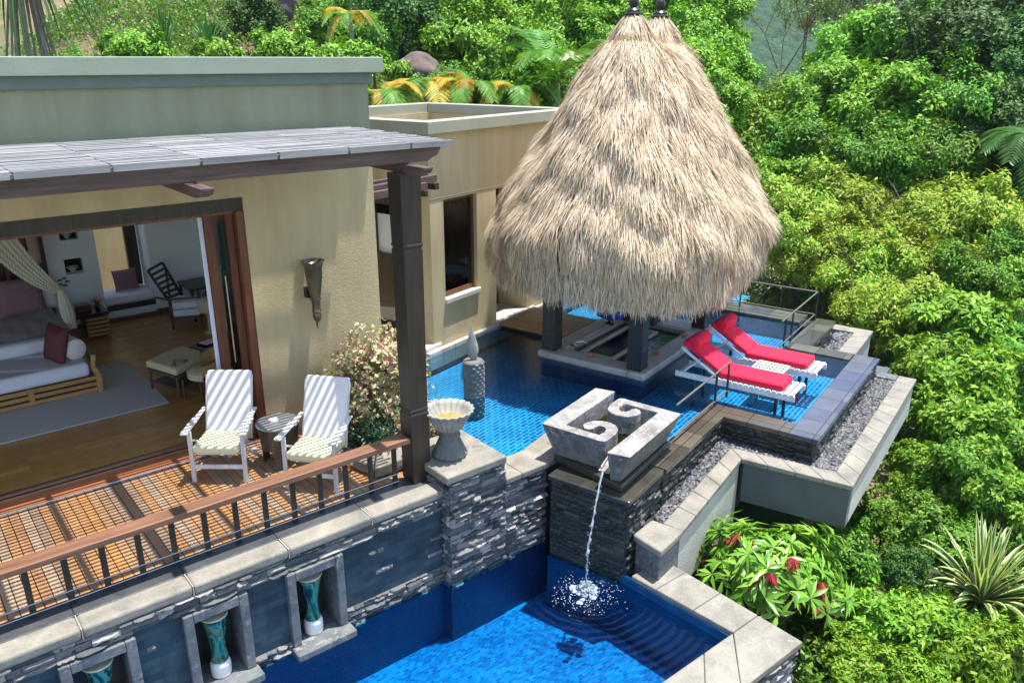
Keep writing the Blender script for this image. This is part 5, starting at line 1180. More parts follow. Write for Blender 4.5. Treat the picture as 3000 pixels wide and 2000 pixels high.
def crown(name, mat, seed, ncl, npl, ll, lw, up=.5, blobs=30, flat=.95, shell_=.5, spread=.075):
    """unit crown: leaf rosettes over the shells of many overlapping boughs"""
    r = np.random.default_rng(seed); C = []
    for k in range(blobs):
        v = r.normal(size=3); v /= np.linalg.norm(v); v[2] = v[2] * .8 + .12; q_ = r.uniform(.4, 1.12); C.append((v * q_ * [1, 1, flat], r.uniform(.13, .36) * (1.25 - .45 * q_)))
    C.append((np.array([0, 0, .1]), .5))
    cen = []; out = []
    w = np.array([c[1] ** 2 for c in C]); w /= w.sum()
    for k in r.choice(len(C), ncl, p=w):
        v = r.normal(size=3); v /= np.linalg.norm(v)
        if v[2] < -.45: v[2] = -v[2]
        p = C[k][0] + v * C[k][1] * (1 - shell_ * r.random() ** 2.2) * [1, 1, .85]
        p = p + .07 * np.sin(9 * p[[1, 2, 0]] + seed) + r.normal(size=3) * .03
        cen.append(p); o = v * .7 + p * .6 + [0, 0, up]; out.append(o / np.linalg.norm(o))
    cen = np.array(cen); cen = np.repeat(cen, npl, 0) + r.normal(size=(len(cen) * npl, 3)) * spread * .6; out = np.repeat(np.array(out), npl, 0); n = len(cen)
    rd = r.normal(size=(n, 3)); rd -= out * (rd * out).sum(1, keepdims=True); rd /= np.linalg.norm(rd, axis=1, keepdims=True)
    D = rd + out * r.uniform(-.25, .7, (n, 1)); NR = out + r.normal(size=(n, 3)) * .28
    P0 = cen + rd * ll * .12 + out * r.uniform(-spread, spread, (n, 1))
    return leaf_mesh(name, mat, P0, D, NR, ll * r.uniform(.7, 1.25, n), lw * r.uniform(.75, 1.2, n)), C
def trunk_mesh(name, mat, h, r0, C=None, seed=0):
    rr = random.Random(seed); m = MB(); k = 6; pts = [(0.05 * math.sin(3 * i / k + seed) , .05 * math.sin(2.3 * i / k + 2 * seed), -h + (h + .12) * i / k) for i in range(k + 1)]
    m.tube(pts, [r0 * (1.25 - .7 * i / k) for i in range(k + 1)], 9)
    if C:
        for c, rad in C[::2]:
            s0 = Vector(pts[-2]).lerp(Vector(pts[-1]), rr.random()); e = Vector(c); md = s0.lerp(e, .5) + Vector((rr.uniform(-.08, .08), rr.uniform(-.08, .08), -.05))
            m.tube([s0, md, e], [r0 * .5, r0 * .32, r0 * .12], 6)
            for _ in range(3):
                e2 = e + Vector((rr.uniform(-1, 1), rr.uniform(-1, 1), rr.uniform(0, 1))) * rad * .7; m.tube([md.lerp(e, .6), e2], [r0 * .16, r0 * .05], 4)
    return m.mesh(name, mat)
KINDS = {}
def kind(key, mat, dens, **kw):
    a = []
    for s_ in (1, 2):
        me, C = crown('crown', mat, hash_(key) + s_, **dens, **kw); a.append((me, C))
    KINDS[key] = a
def hash_(k): return sum(ord(c) * (i + 3) for i, c in enumerate(k)) % 9973
# near foliage small leaves relative to crown, far foliage coarser
kind('bright_far', 'leaf_bright', dict(ncl=1000, npl=13, ll=.105, lw=.024))
kind('mid_far', 'leaf_mid', dict(ncl=1000, npl=13, ll=.095, lw=.023))
kind('dark_far', 'leaf_dark', dict(ncl=1050, npl=13, ll=.09, lw=.023))
kind('yellow_far', 'leaf_yellow', dict(ncl=950, npl=13, ll=.125, lw=.022))
kind('bright_near', 'leaf_bright', dict(ncl=620, npl=14, ll=.17, lw=.036))
kind('mid_near', 'leaf_mid', dict(ncl=700, npl=14, ll=.15, lw=.033))
kind('olive_far', 'leaf_olive', dict(ncl=700, npl=8, ll=.09, lw=.016), flat=.95)
TR = {}
for k_, (mt, h, r0) in {'std': ('bark', 2.4, .045), 'pale': ('bark_pale', 2.6, .04)}.items():
    for i in range(2): TR[(k_, i)] = trunk_mesh('trunk', mt, h, r0, KINDS['bright_far'][i][1], i)
def tree(kd, lx, ly, z, R, label, group, cat='tree', nm='broadleaf_tree', rz=None, sz=1.0, tk='std', alt=None):
    v = (random.random() < .5) if alt is None else alt; v = int(v)
    t = thing(nm, label, cat, LV(lx, ly, z), random.uniform(0, 6.28) if rz is None else rz, group); t.scale = (R, R, R * sz)
    for n_, me in (('crown', KINDS[kd][v][0]), ('trunk', TR[(tk, v)])):
        o = bpy.data.objects.new(n_, me); COL.objects.link(o); o.parent = t
    return t
SHORT = {'in the top row against the far mountain': 'top row against the far mountain', 'in the second row, level with the thatch peak': 'second row at thatch peak height', 'in the third row below the tall bright tree': 'third row below the tall tree', 'in the fourth row right of the thatch slope': 'fourth row right of thatch', 'in the fifth row right of the widest part of the thatch': 'fifth row at widest thatch', 'in the sixth row behind the far pool rail': 'sixth row behind the pool rail', 'in the seventh row beyond the far pebble trough': 'seventh row by pebble trough', 'in the eighth row right of the blue slab edge': 'eighth row by blue slabs', 'in the ninth row right of the long stone coping': 'ninth row by the coping', 'in the tenth row below coping corner': 'tenth row below coping corner', 'in the eleventh row beside the variegated agave': 'eleventh row by the agave', 'in the row below the red tipped shrub': 'row below the red tipped shrub', 'in the bottom row at the lower right': 'bottom row', 'on the skyline row behind the roofs': 'skyline row behind the roofs', 'in the middle row behind the roofs': 'middle row behind the roofs', 'in the low row just over the roof edge': 'low row over roof edge'}
ROWS = [
  ('R', 'in the top row against the far mountain', [('bright_far', 9.37, 40.0, 6.04, 1.6), ('olive_far', 18.97, 52.0, 6.78, 1.44), ('olive_far', 21.05, 50.0, 6.46, 1.66), ('olive_far', 21.49, 46.0, 6.08, 1.58), ('mid_far', 21.89, 42.0, 6.33, 1.86), ('dark_far', 22.14, 38.0, 5.97, 1.89)]),
  ('R', 'in the second row, level with the thatch peak', [('bright_far', 12.35, 31.0, 3.97, 1.63), ('bright_far', 14.12, 31.0, 3.9, 1.37), ('dark_far', 14.75, 28.0, 4.08, 1.71), ('dark_far', 15.46, 26.0, 3.98, 1.44)]),
  ('R', 'in the third row below the tall bright tree', [('bright_far', 8.86, 34.0, 3.51, 1.32), ('olive_far', 10.73, 33.0, 2.8, 1.01), ('bright_far', 10.48, 28.0, 2.55, 1.47), ('bright_far', 11.66, 26.0, 2.55, 1.58), ('mid_far', 13.2, 25.0, 2.5, 1.45), ('dark_far', 14.37, 24.0, 2.33, 1.4)]),
  ('R', 'in the fourth row right of the thatch slope', [('bright_far', 7.6, 28.0, 1.98, 1.32), ('mid_far', 8.96, 27.0, 1.51, 1.2), ('mid_far', 9.89, 24.5, 1.26, 1.36), ('mid_far', 11.51, 24.0, 1.2, 1.33), ('mid_far', 12.78, 23.0, 1.21, 1.21), ('dark_far', 13.72, 22.0, 1.0, 0.98)]),
  ('R', 'in the fifth row right of the widest part of the thatch', [('bright_far', 7.26, 23.0, 0.84, 1.02), ('yellow_far', 8.22, 22.0, 0.28, 1.04), ('yellow_far', 9.44, 21.5, 0.37, 1.07), ('yellow_far', 10.71, 21.0, 0.47, 1.05), ('yellow_far', 11.58, 20.0, 0.32, 0.94), ('mid_far', 12.24, 19.0, 0.1, 0.84)]),
  ('R', 'in the sixth row behind the far pool rail', [('yellow_far', 6.89, 20.0, -0.01, 0.69), ('yellow_far', 7.85, 19.5, -0.34, 0.86), ('yellow_far', 8.62, 18.5, -0.31, 0.92), ('yellow_far', 9.61, 18.0, -0.29, 0.9), ('mid_far', 10.27, 17.0, -0.32, 0.85), ('bright_far', 10.96, 16.5, -0.47, 0.73)]),
  ('R', 'in the seventh row beyond the far pebble trough', [('yellow_far', 7.93, 17.5, -0.87, 0.68), ('yellow_far', 8.5, 16.5, -0.87, 0.78), ('bright_near', 9.01, 15.5, -0.83, 0.82), ('mid_near', 9.81, 15.0, -0.93, 0.79)]),
  ('R', 'in the eighth row right of the blue slab edge', [('bright_near', 7.95, 14.0, -1.1, 0.58), ('bright_near', 8.21, 13.0, -1.03, 0.72), ('mid_near', 8.99, 13.0, -1.11, 0.58)]),
  ('R', 'in the ninth row right of the long stone coping', [('bright_near', 7.41, 12.5, -1.39, 0.55), ('bright_near', 7.9, 12.0, -1.55, 0.66), ('mid_near', 8.28, 11.6, -1.74, 0.51)]),
  ('R', 'in the tenth row below coping corner', [('bright_near', 6.55, 11.5, -1.77, 0.45), ('mid_near', 6.86, 10.8, -1.69, 0.57), ('bright_near', 7.37, 10.4, -1.76, 0.49)]),
  ('R', 'in the eleventh row beside the variegated agave', [('mid_near', 5.31, 10.2, -1.93, 0.35), ('mid_near', 5.74, 9.9, -1.89, 0.47), ('mid_near', 6.16, 9.6, -1.98, 0.43)]),
  ('R', 'in the row below the red tipped shrub', [('mid_near', 4.52, 9.0, -1.98, 0.3), ('dark_far', 5.12, 8.9, -2.04, 0.39)]),
  ('R', 'in the bottom row at the lower right', [('bright_near', 3.91, 7.4, -2.2, 0.33), ('bright_near', 4.55, 8.2, -2.17, 0.39), ('bright_near', 4.48, 7.3, -2.29, 0.36), ('bright_near', 5.05, 8.0, -2.21, 0.49), ('bright_near', 5.49, 7.6, -2.31, 0.44), ('bright_near', 6.24, 8.0, -2.33, 0.4)]),
  ('B', 'on the skyline row behind the roofs', [('mid_far', -7.57, 40.0, 6.6, 1.33), ('dark_far', -5.0, 36.0, 6.38, 1.7), ('mid_far', -3.18, 38.0, 6.49, 1.79), ('bright_far', -1.27, 38.0, 6.67, 1.89), ('bright_far', 0.83, 38.0, 6.49, 1.89), ('bright_far', 2.93, 38.0, 6.67, 1.89), ('bright_far', 4.24, 36.0, 6.05, 1.4), ('bright_far', 7.34, 38.0, 6.32, 1.68)]),
  ('B', 'in the middle row behind the roofs', [('dark_far', -8.08, 27.0, 5.37, 1.02), ('mid_far', -5.96, 27.0, 5.38, 0.93), ('mid_far', -4.47, 27.0, 5.12, 0.9), ('dark_far', -3.5, 28.0, 5.22, 1.24), ('bright_far', -1.8, 28.0, 5.15, 1.24), ('bright_far', -0.36, 27.0, 4.74, 1.2), ('bright_far', 1.19, 28.0, 4.88, 1.32), ('bright_far', 2.77, 28.0, 4.75, 1.16), ('bright_far', 5.36, 25.0, 3.62, 1.11), ('bright_far', 6.27, 29.0, 4.77, 1.21), ('bright_far', 5.95, 24.0, 2.93, 0.8)]),
  ('B', 'in the low row just over the roof edge', [('mid_far', -13.68, 24.0, 4.67, 0.6), ('bright_near', -12.31, 24.0, 4.75, 0.6), ('bright_near', -10.83, 24.0, 4.83, 0.6), ('bright_near', -9.11, 23.0, 4.7, 0.54), ('bright_near', -8.05, 23.0, 4.74, 0.64), ('bright_near', -5.83, 23.0, 4.66, 0.59), ('bright_near', -4.46, 22.0, 4.59, 0.51), ('bright_near', -2.85, 20.0, 4.07, 0.55), ('mid_far', -1.69, 21.0, 4.26, 0.58), ('mid_far', -0.58, 20.0, 3.77, 0.53), ('bright_near', 0.24, 20.0, 3.87, 0.55), ('mid_far', 1.67, 21.0, 3.74, 0.7), ('bright_near', 2.33, 20.0, 3.48, 0.55)]),
]
ORD = ['leftmost', 'second from left', 'third from left', 'fourth from left', 'fifth from left', 'sixth from left', 'seventh from left', 'eighth from left', 'ninth from left', 'tenth from left', 'eleventh from left', 'twelfth from left', 'thirteenth from left']
ADJ = {'bright_far': 'bright green tree', 'mid_far': 'mid green tree', 'dark_far': 'dark green tree', 'yellow_far': 'yellow green tree', 'olive_far': 'thin olive tree', 'bright_near': 'glossy bright green bush', 'mid_near': 'glossy mid green bush'}
TQ = random.Random(12)
def put(kd, lx, ly, z, R, label, side, tall=1.0):
    bush = kd.endswith('near'); g_ = ground(lx, ly); base = min(z - R * 1.0, max(g_, z - R * 2.3))
    t = thing('bush' if bush else 'broadleaf_tree', label, 'bush' if bush else 'tree', LV(lx, ly, base), TQ.uniform(0, 6.28), 'trees of the forest right of the villa' if side == 'R' else 'trees and bushes behind the roofs')
    t.scale = (R, R, R * tall); v = TQ.randrange(2)
    for n_, me in (('crown', KINDS[kd][v][0]), ('trunk', TR[('std', v)])):
        o = bpy.data.objects.new(n_, me); COL.objects.link(o); o.parent = t; o.location = (0, 0, (z - base) / t.scale[2])
for side, rowlab, items in ROWS:
    rowlab = SHORT[rowlab]
    for i, (kd, lx, ly, z, R) in enumerate(items):
        K = 1.12 if side == 'R' else 1.1
        if ly < 12.6 and side == 'R': K = .98
        if rowlab.startswith('low row'): R *= TQ.uniform(.65, 1.5); z -= TQ.uniform(.3, 1.0) * R; ly += TQ.uniform(-1, 3.5)
        if rowlab.startswith('middle row'): z -= .2 * R
        put(kd, lx + TQ.uniform(-.15, .15) * R, ly, z + TQ.uniform(-.12, .12) * R, R * K * TQ.uniform(.9, 1.2), f"{ADJ[kd]}, {ORD[i]} in the {rowlab}", side, TQ.uniform(.9, 1.15))
        if i + 1 < len(items) and side == 'R' and not rowlab.startswith('top'):
            k2, x2, y2, z2, R2_ = items[i + 1]; k3 = kd if TQ.random() < .5 else k2
            if k3.startswith('bright') and TQ.random() < .5: k3 = k3.replace('bright', 'mid')
            put(k3, (lx + x2) / 2, (ly + y2) / 2 + .8 * R, (z + z2) / 2 - .45 * R, R * .95 * TQ.uniform(.85, 1.1), f"lower {ADJ[k3]} in the {ORD[i]} gap, {rowlab}", side)
put('mid_near', 4.15, 9.0, -1.75, .5, 'glossy mid green bush tucked under the corner of the stone trough', 'R')
for i in range(16):     # the forest carries on past the right edge
    ly = 8.5 + i * 2.2; lx = ly * .68 + 1.6 + TQ.uniform(0, 1.2); z = float(np.interp(ly, [7, 12, 17, 24, 32, 45], [-2.4, -1.5, -.7, -.1, .9, 3])); R = .5 + ly * .035
    kd = ('bright_near' if i % 2 else 'mid_near') if ly < 16 else ('mid_far', 'bright_far', 'dark_far')[i % 3]
    put(kd, lx, ly, z, R * 1.25, ADJ[kd] + ' standing just past the right edge of the photo', 'R')
# ------------------------------------------------------------------ bare slim trees on the valley rim
def bare(lx, ly, zc, h, label, seed):
    r = random.Random(seed); X, Y, _ = LV(lx, ly); z0_ = zc - h * .75
    t = thing('slim_tree', label, 'tree', (X, Y, z0_), 0, 'slim bare trees on the valley rim' if h > 5 else None); m = MB(); tips = []
    def grow(p, d, L, rad, lev):
        q = p + d * L; m.tube([p, p.lerp(q, .5) + Vector((r.uniform(-.04, .04), r.uniform(-.04, .04), 0)) * L, q], [rad, rad * .85, rad * .65], 6)
        if lev == 0: tips.append(q); return
        for _ in range(2 + (lev > 1)):
            dd = (d + Vector((r.uniform(-.7, .7), r.uniform(-.7, .7), r.uniform(-.1, .4)))).normalized(); grow(q, dd, L * r.uniform(.5, .75), rad * .6, lev - 1)
            if lev < 3: tips.append(q)
    grow(Vector((0, 0, 0)), Vector((r.uniform(-.05, .05), r.uniform(-.05, .05), 1)).normalized(), h * .5, h * .009, 4)
    local(m, 'trunk', 'bark', t)
    n = len(tips); rg = np.random.default_rng(seed); c = np.repeat(np.array([tuple(p) for p in tips]), 14 if h > 5 else 2, 0); k = len(c)
    c = c + rg.normal(size=(k, 3)) * h * .022; D = rg.normal(size=(k, 3)); Nn = rg.normal(size=(k, 3)) + [0, 0, 1]
    local_me = leaf_mesh('crown', 'leaf_olive', c, D, Nn, np.full(k, h * .018), np.full(k, h * .005)); o = bpy.data.objects.new('crown', local_me); COL.objects.link(o); o.parent = t
bare(15.55, 45, 4.9, 9, 'slim forked dark tree standing out against the far mountain', 1)
bare(13.4, 42, 5.3, 7, 'slim bare tree left of the forked dark one', 2)
bare(17.3, 44, 6.3, 9, 'slim bare tree above the tall bright crown, leftmost of the close group', 3)
bare(18.4, 46, 6.4, 10, 'slim bare tree above the tall bright crown, second of the close group', 4)
bare(20.3, 45, 6.2, 10, 'slim bare tree above the tall bright crown, third of the close group', 5)
bare(5.2, 16.6, -.6, 3.2, 'small bare twiggy tree behind the far pool railing corner', 9)
bare(4.6, 17.2, -.5, 3.4, 'small bare twiggy tree behind the far pool railing, nearer the thatch', 10)
bare(22.6, 46, 6.4, 10, 'slim bare tree at the right end of the close group', 6)
# ------------------------------------------------------------------ palms, strap plants
def frond(vs, fs, p0, az, L, rise, droop, nl=26, ll=.30, lw=.018, r=random):
    d = Vector((math.cos(az), math.sin(az), 0)); sd = Vector((-math.sin(az), math.cos(az), 0)); prev = None
    for i in range(nl):
        t = i / (nl - 1); p = p0 + d * L * (t * .9 if t < .5 else .45 + (t - .5) * .75) + Vector((0, 0, rise * t - droop * t * t)); tan = (p - prev).normalized() if prev is not None else (d + Vector((0, 0, rise / L))).normalized(); prev = p
        if t < .1: continue
        l = ll * (math.sin(PI * (.12 + .8 * t)) ** .7) * r.uniform(.85, 1.1)
        for s_ in (-1, 1):
            e = p + (sd * s_ * .82 + tan * .55) * l + Vector((0, 0, -.25 * l + r.uniform(-.02, .02))); mid = p.lerp(e, .5) + Vector((0, 0, .06 * l)); wv = tan * lw; o = len(vs)
            vs += [tuple(p - wv * .5), tuple(p + wv * .5), tuple(mid + wv), tuple(e), tuple(mid - wv)]; fs.append((o, o + 1, o + 2, o + 3, o + 4))
def palm(nm, label, lx, ly, z, L, n, mats, seed, rise=.9, droop=1.3, stem=2.0, az=None, ll=.3):
    r = random.Random(seed); X, Y, _ = LV(lx, ly); t = thing(nm, label, 'palm', (X, Y, z - stem), 0)
    for j in range(n):
        vs, fs = [], []; a = (2 * PI * j / n + r.uniform(-.3, .3)) if az is None else math.radians(az[j % len(az)] + r.uniform(-12, 12)); l = L * r.uniform(.8, 1.15)
        frond(vs, fs, Vector((0, 0, stem)), a, l, rise * l * r.uniform(.8, 1.3), droop * l * r.uniform(.7, 1.15), 30, ll * l, .02 * l, r)
        m = MB(); m.v = vs; m.f = fs; m.mi = [0] * len(fs); d = Vector((math.cos(a), math.sin(a), 0))
        me = m.mesh('frond', mats[j % len(mats)]); o = bpy.data.objects.new('frond', me); COL.objects.link(o); o.parent = t
    local(MB().tube([(0, 0, -1.5), (.03, 0, stem * .5), (0, 0, stem + .1)], [.10, .08, .05], 10), 'trunk', 'bark_pale', t)
palm('palm', 'yellowing feather palm just behind the annex parapet, left of the pair', -1.95, 19.0, 3.75, 1.25, 12, ['frond_yellow', 'frond_green', 'frond_yellow'], 1)
palm('palm', 'orange and green feather palm behind the middle of the annex parapet', -1.0, 18.8, 3.75, 1.15, 12, ['frond_yellow', 'frond_green'], 2)
palm('palm', 'tall green palm with broad upright fronds close left of the thatched roof', 1.05, 19.6, 4.0, 1.6, 10, ['frond_green'], 3, 1.3, 1.1, ll=.34)
palm('palm', 'small green palm between the orange palm and the tall green palm', .15, 18.8, 3.65, 1.1, 11, ['frond_green', 'frond_green', 'frond_yellow'], 4)
palm('palm', 'low yellow green palm at the right end of the bedroom wing roof', -2.85, 18.2, 3.6, 1.1, 11, ['frond_green', 'frond_yellow'], 5)
palm('palm', 'small yellow green palm at the top edge behind the roofs', -4.7, 25, 5.5, 1.1, 9, ['frond_green', 'frond_yellow'], 6)
palm('palm', 'dark green palm with long drooping fronds at the right edge of the photo', 13.7, 21.5, 2.3, 2.0, 12, ['strap_green'], 7, .8, 1.3)
def straps(nm, label, cat, c, n, L, w, seed, mats=('strap_green', 'strap_cream'), up=(10, 85), droop=.5):
    r = random.Random(seed); t = thing(nm, label, cat, c); m = MB()
    for i in range(n):
        a = r.uniform(0, 2 * PI); el = math.radians(r.uniform(*up)); l = L * r.uniform(.75, 1.15); d = Vector((math.cos(a) * math.cos(el), math.sin(a) * math.cos(el), math.sin(el))); s_ = Vector((-math.sin(a), math.cos(a), 0)); k = 9; bend = r.uniform(.5, 1.4) * droop * math.cos(el)
        if r.random() < .12: bend *= 2.2
        base = len(m.v); rows_ = []
        for j in range(k + 1):
            tt = j / k; p = d * l * tt + Vector((0, 0, -bend * l * tt ** 2.2)) + d * .03; ww = w * (1.0 if tt < .5 else (1 - ((tt - .5) / .5) ** 1.6)) * (.7 + .3 * min(1, tt * 4)) + .001
            up_ = d.cross(s_) * -1
            rows_.append([p - s_ * ww + Vector((0, 0, ww * .35)), p - s_ * ww * .52 + Vector((0, 0, ww * .08)), p + s_ * ww * .52 + Vector((0, 0, ww * .08)), p + s_ * ww + Vector((0, 0, ww * .35))])
        vs = [tuple(q) for rw in rows_ for q in rw]
        for band, mi in ((0, 1), (1, 0), (2, 1)): m.add(vs if band == 0 else [], [], 0) if False else None
        m.v += vs
        for j in range(k):
            for b in range(3):
                m.f.append((base + j * 4 + b, base + j * 4 + b + 1, base + j * 4 + 5 + b, base + j * 4 + 4 + b)); m.mi.append(0 if b == 1 else 1)
    me = m.mesh('leaves', list(mats)); o = bpy.data.objects.new('leaves', me); COL.objects.link(o); o.parent = t; me.polygons.foreach_set('use_smooth', [True] * len(me.polygons)); return t
straps('agave', 'large cream edged variegated agave at the lower right', 'agave', LV(6.15, 8.8, -2.35), 120, 1.25, .040, 1)
straps('agave', 'second cream edged agave clump just under the large one', 'agave', LV(5.75, 8.3, -2.75), 46, .95, .036, 2, up=(0, 60), droop=.7)
straps('yucca', 'spiky green yucca on the hillside above the roof, left of the pair', 'yucca', LV(-10.2, 25, 4.6), 60, 1.25, .03, 3, ('strap_green', 'strap_green'), (25, 88), .3)
straps('yucca', 'spiky green yucca on the hillside above the roof, right of the pair', 'yucca', LV(-9.1, 25.6, 4.6), 50, 1.15, .03, 4, ('strap_green', 'strap_green'), (25, 85), .35)
straps('yucca', 'small dark spiky plant half hidden among bushes at the bottom right', 'yucca', LV(3.3, 7.0, -3.6), 50, .9, .02, 6, ('strap_green', 'strap_green'), (10, 80), .6)
pd = straps('screw_pine', 'dark screw pine with hanging leaves and pale stilt roots in the top left corner', 'tree', LV(-12.3, 22, 6.9), 110, 1.9, .05, 9, ('strap_green', 'leaf_blackgreen'), (-10, 60), 1.1)
rr = random.Random(8)
for i in range(16):
    a = rr.uniform(0, 6.28); q0 = rr.uniform(.05, .5); x0, y0 = q0 * math.cos(a), q0 * math.sin(a)
    local(MB().tube([(x0 * .4, y0 * .4, -.1), (x0, y0, -1.2), (x0 * 1.7, y0 * 1.7, -2.6), (x0 * 2.1, y0 * 2.1, -5)], [.035, .03, .03, .04], 6), 'stilt_root', 'bark_pale', pd)
# ------------------------------------------------------------------ red tipped shrub
mg = thing('mango_sapling', 'shrub with long glossy light green leaves and drooping red young shoots', 'shrub', LV(3.05, 8.0, -3.3))
r = np.random.default_rng(21); c0 = np.array([0, 0, 1.98]); N_ = 175; cen = []; outd = []
for _ in range(N_):
    v = r.normal(size=3); v /= np.linalg.norm(v); v[2] = abs(v[2]) * .9 - .12; rr_ = r.uniform(.5, 1.0) * (1 + .18 * math.sin(3 * math.atan2(v[1], v[0]) + 5 * v[2])); p = c0 + v * [.86 * rr_, .86 * rr_, .66 * rr_] + r.normal(size=3) * .04; cen.append(p); o_ = v + [0, 0, .5]; outd.append(o_ / np.linalg.norm(o_))
cen = np.array(cen); outd = np.array(outd)
def whorl(idx, npl, ll, lw, dn, mat, nm):
    c = np.repeat(cen[idx], npl, 0); o_ = np.repeat(outd[idx], npl, 0); n = len(c); rd = r.normal(size=(n, 3)); rd -= o_ * (rd * o_).sum(1, keepdims=True); rd /= np.linalg.norm(rd, axis=1, keepdims=True)
    D = rd + o_ * r.uniform(-.1, .5, (n, 1)) + np.array([0, 0, -1]) * dn; me = leaf_mesh(nm, mat, c, D, o_ + r.normal(size=(n, 3)) * .2, ll * r.uniform(.75, 1.2, n), lw * r.uniform(.8, 1.2, n)); o = bpy.data.objects.new(nm, me); COL.objects.link(o); o.parent = mg; return o
vis_ = (outd @ np.array([LV(-.45, -.75, 0.5)]).T).ravel(); red = r.choice(np.where(vis_ > .35)[0], 18, replace=False); cen[red] += outd[red] * .10; rest = np.setdiff1d(np.arange(N_), red)
whorl(rest, 11, .225, .026, .12, 'leaf_mango', 'leaves'); tag(whorl(red, 16, .16, .022, 1.5, 'leaf_flush', 'young_leaves'), 'drooping dark red young leaves', None)
m = MB()
for i in range(0, N_, 3): m.tube([(0, 0, 1.1), tuple(cen[i] * [.5, .5, 1] * [1, 1, .85]), tuple(cen[i])], [.018, .011, .006], 5)
m.tube([(0, 0, -.3), (.03, .02, .6), (0, 0, 1.2)], [.035, .03, .022], 8); local(m, 'stem', 'bark', mg)
# feathery plant in front of the trough wall
ft = thing('feathery_plant', 'light green feathery leaved plant against the shaded trough wall', 'plant', LV(4.4, 9.3, -2.9)); vs, fs = [], []; rr = random.Random(3)
for j in range(30):
    frond(vs, fs, Vector((rr.uniform(-.08, .08), rr.uniform(-.08, .08), rr.uniform(.2, 1.25))), rr.uniform(0, 6.28), rr.uniform(.3, .5), .14, .22, 20, .13, .012, rr)
m = MB(); m.v = vs; m.f = fs; m.mi = [0] * len(fs); me = m.mesh('leaves', 'leaf_bright'); o = bpy.data.objects.new('leaves', me); COL.objects.link(o); o.parent = ft
local(MB().tube([(0, 0, -.2), (.02, 0, .6), (0, .02, 1.4)], [.018, .014, .006], 6), 'stem', 'bark', ft)
# ------------------------------------------------------------------ cream and pink shrub by the post
def shrub(label, c, R, parts, seed, stems=True, sz=1.15):
    t = thing('flowering_shrub', label, 'shrub', c); rg = np.random.default_rng(seed)
    for nm, mat, ncl, npl, ll, lw, lo, hi, gr in parts:
        v = rg.normal(size=(ncl, 3)); v /= np.linalg.norm(v, axis=1, keepdims=True); an = np.arctan2(v[:, 1], v[:, 0]); rad = R * (1 - .6 * rg.random(ncl) ** 1.6) * (1 + .20 * np.sin(3 * an + 4 * v[:, 2] + seed) + .14 * np.sin(7 * an - 6 * v[:, 2]) + .10 * np.sin(13 * an + 9 * v[:, 2])); p = v * rad[:, None] * [1, 1, sz] + [0, 0, R * sz * 1.05]
        if gr: p = p[p[:, 2] > lo * R]; 
        p = p[p[:, 2] < hi * R * 2.4]; v = p - [0, 0, R * sz]; v /= np.linalg.norm(v, axis=1, keepdims=True)
        c_ = np.repeat(p, npl, 0); o_ = np.repeat(v + [0, 0, .35], npl, 0); n = len(c_); D = rg.normal(size=(n, 3)) + o_ * .6
        me = leaf_mesh(nm, mat, c_ + rg.normal(size=(n, 3)) * .035, D, o_ + rg.normal(size=(n, 3)) * .3, ll * rg.uniform(.7, 1.3, n), lw * rg.uniform(.8, 1.2, n)); o = bpy.data.objects.new(nm, me); COL.objects.link(o); o.parent = t
    if stems:
        m = MB(); q = random.Random(seed)
        for _ in range(14): a = q.uniform(0, 6.28); rr2 = q.uniform(.2, .8) * R; m.tube([(0, 0, -.1), (rr2 * .3 * math.cos(a), rr2 * .3 * math.sin(a), R * .8), (rr2 * math.cos(a), rr2 * math.sin(a), R * q.uniform(1.2, 1.9))], [.012, .009, .004], 5)
        local(m, 'stems', 'bark_pale', t)
    return t
shrub('tall cream and pink leaved shrub between the facade and the timber post', (4.42, 8.05, .0), .52, [('leaves', 'leaf_cream', 760, 6, .072, .023, 0, 1.2, False), ('pink_leaves', 'leaf_pink', 170, 7, .045, .015, 1.2, 1.2, True), ('inner_leaves', 'leaf_olive', 240, 5, .05, .016, 0, .8, False)], 3, sz=1.22)
shrub('small cream shrub with red tips seen right of the timber post', (4.82, 7.35, .02), .22, [('leaves', 'leaf_cream', 260, 5, .045, .012, 0, 1.1, False), ('red_tips', 'leaf_pink', 60, 6, .035, .012, 0, 1.2, False)], 5, sz=1.2)
shrub('low pale cream leaved plant under the tall shrub beside the post', (4.50, 7.60, -.04), .24, [('leaves', 'leaf_cream', 330, 6, .06, .015, 0, 1.1, False)], 6, sz=.8)
shrub('low dark green shrub with violet flowers beside the right deck chair', (4.12, 7.62, -.02), .27, [('leaves', 'leaf_blackgreen', 420, 7, .085, .013, 0, 1.1, False), ('flowers', 'petal_violet', 26, 5, .03, .012, .3, 1.2, True)], 7, sz=.75)
# ------------------------------------------------------------------ boulders
def boulder(label, c, R, seed, sz=.8):
    rg = np.random.default_rng(seed); m = MB(); ph = rg.uniform(0, 6, 6)
    def fn(u, v):
        a, b = 2 * PI * u, PI * (v - .5); x, y, z = math.cos(a) * math.cos(b), math.sin(a) * math.cos(b), math.sin(b); k = 1 + .12 * math.sin(3 * x + ph[0]) + .10 * math.sin(4 * y + ph[1] + 2 * z) + .07 * math.sin(7 * z + ph[2] + 3 * x) + .03 * math.sin(13 * x + 11 * y)
        return (c[0] + R * x * k, c[1] + R * y * k, c[2] + R * z * k * sz)
    m.grid(fn, 40, 24); tag(build(m, 'boulder', 'boulder', None, smooth='all'), label, 'boulder')
boulder('dark weathered granite boulder among foliage behind the annex', LV(-2.4, 22.5, 4.0), .62, 1)
boulder('pale brown rock outcrop at the top edge above the villa roof', LV(-8.2, 30, 6.2), .8, 2)
boulder('brown rock at the foot of the bushes right of the trough', LV(5.1, 9.6, -2.9), .45, 3)
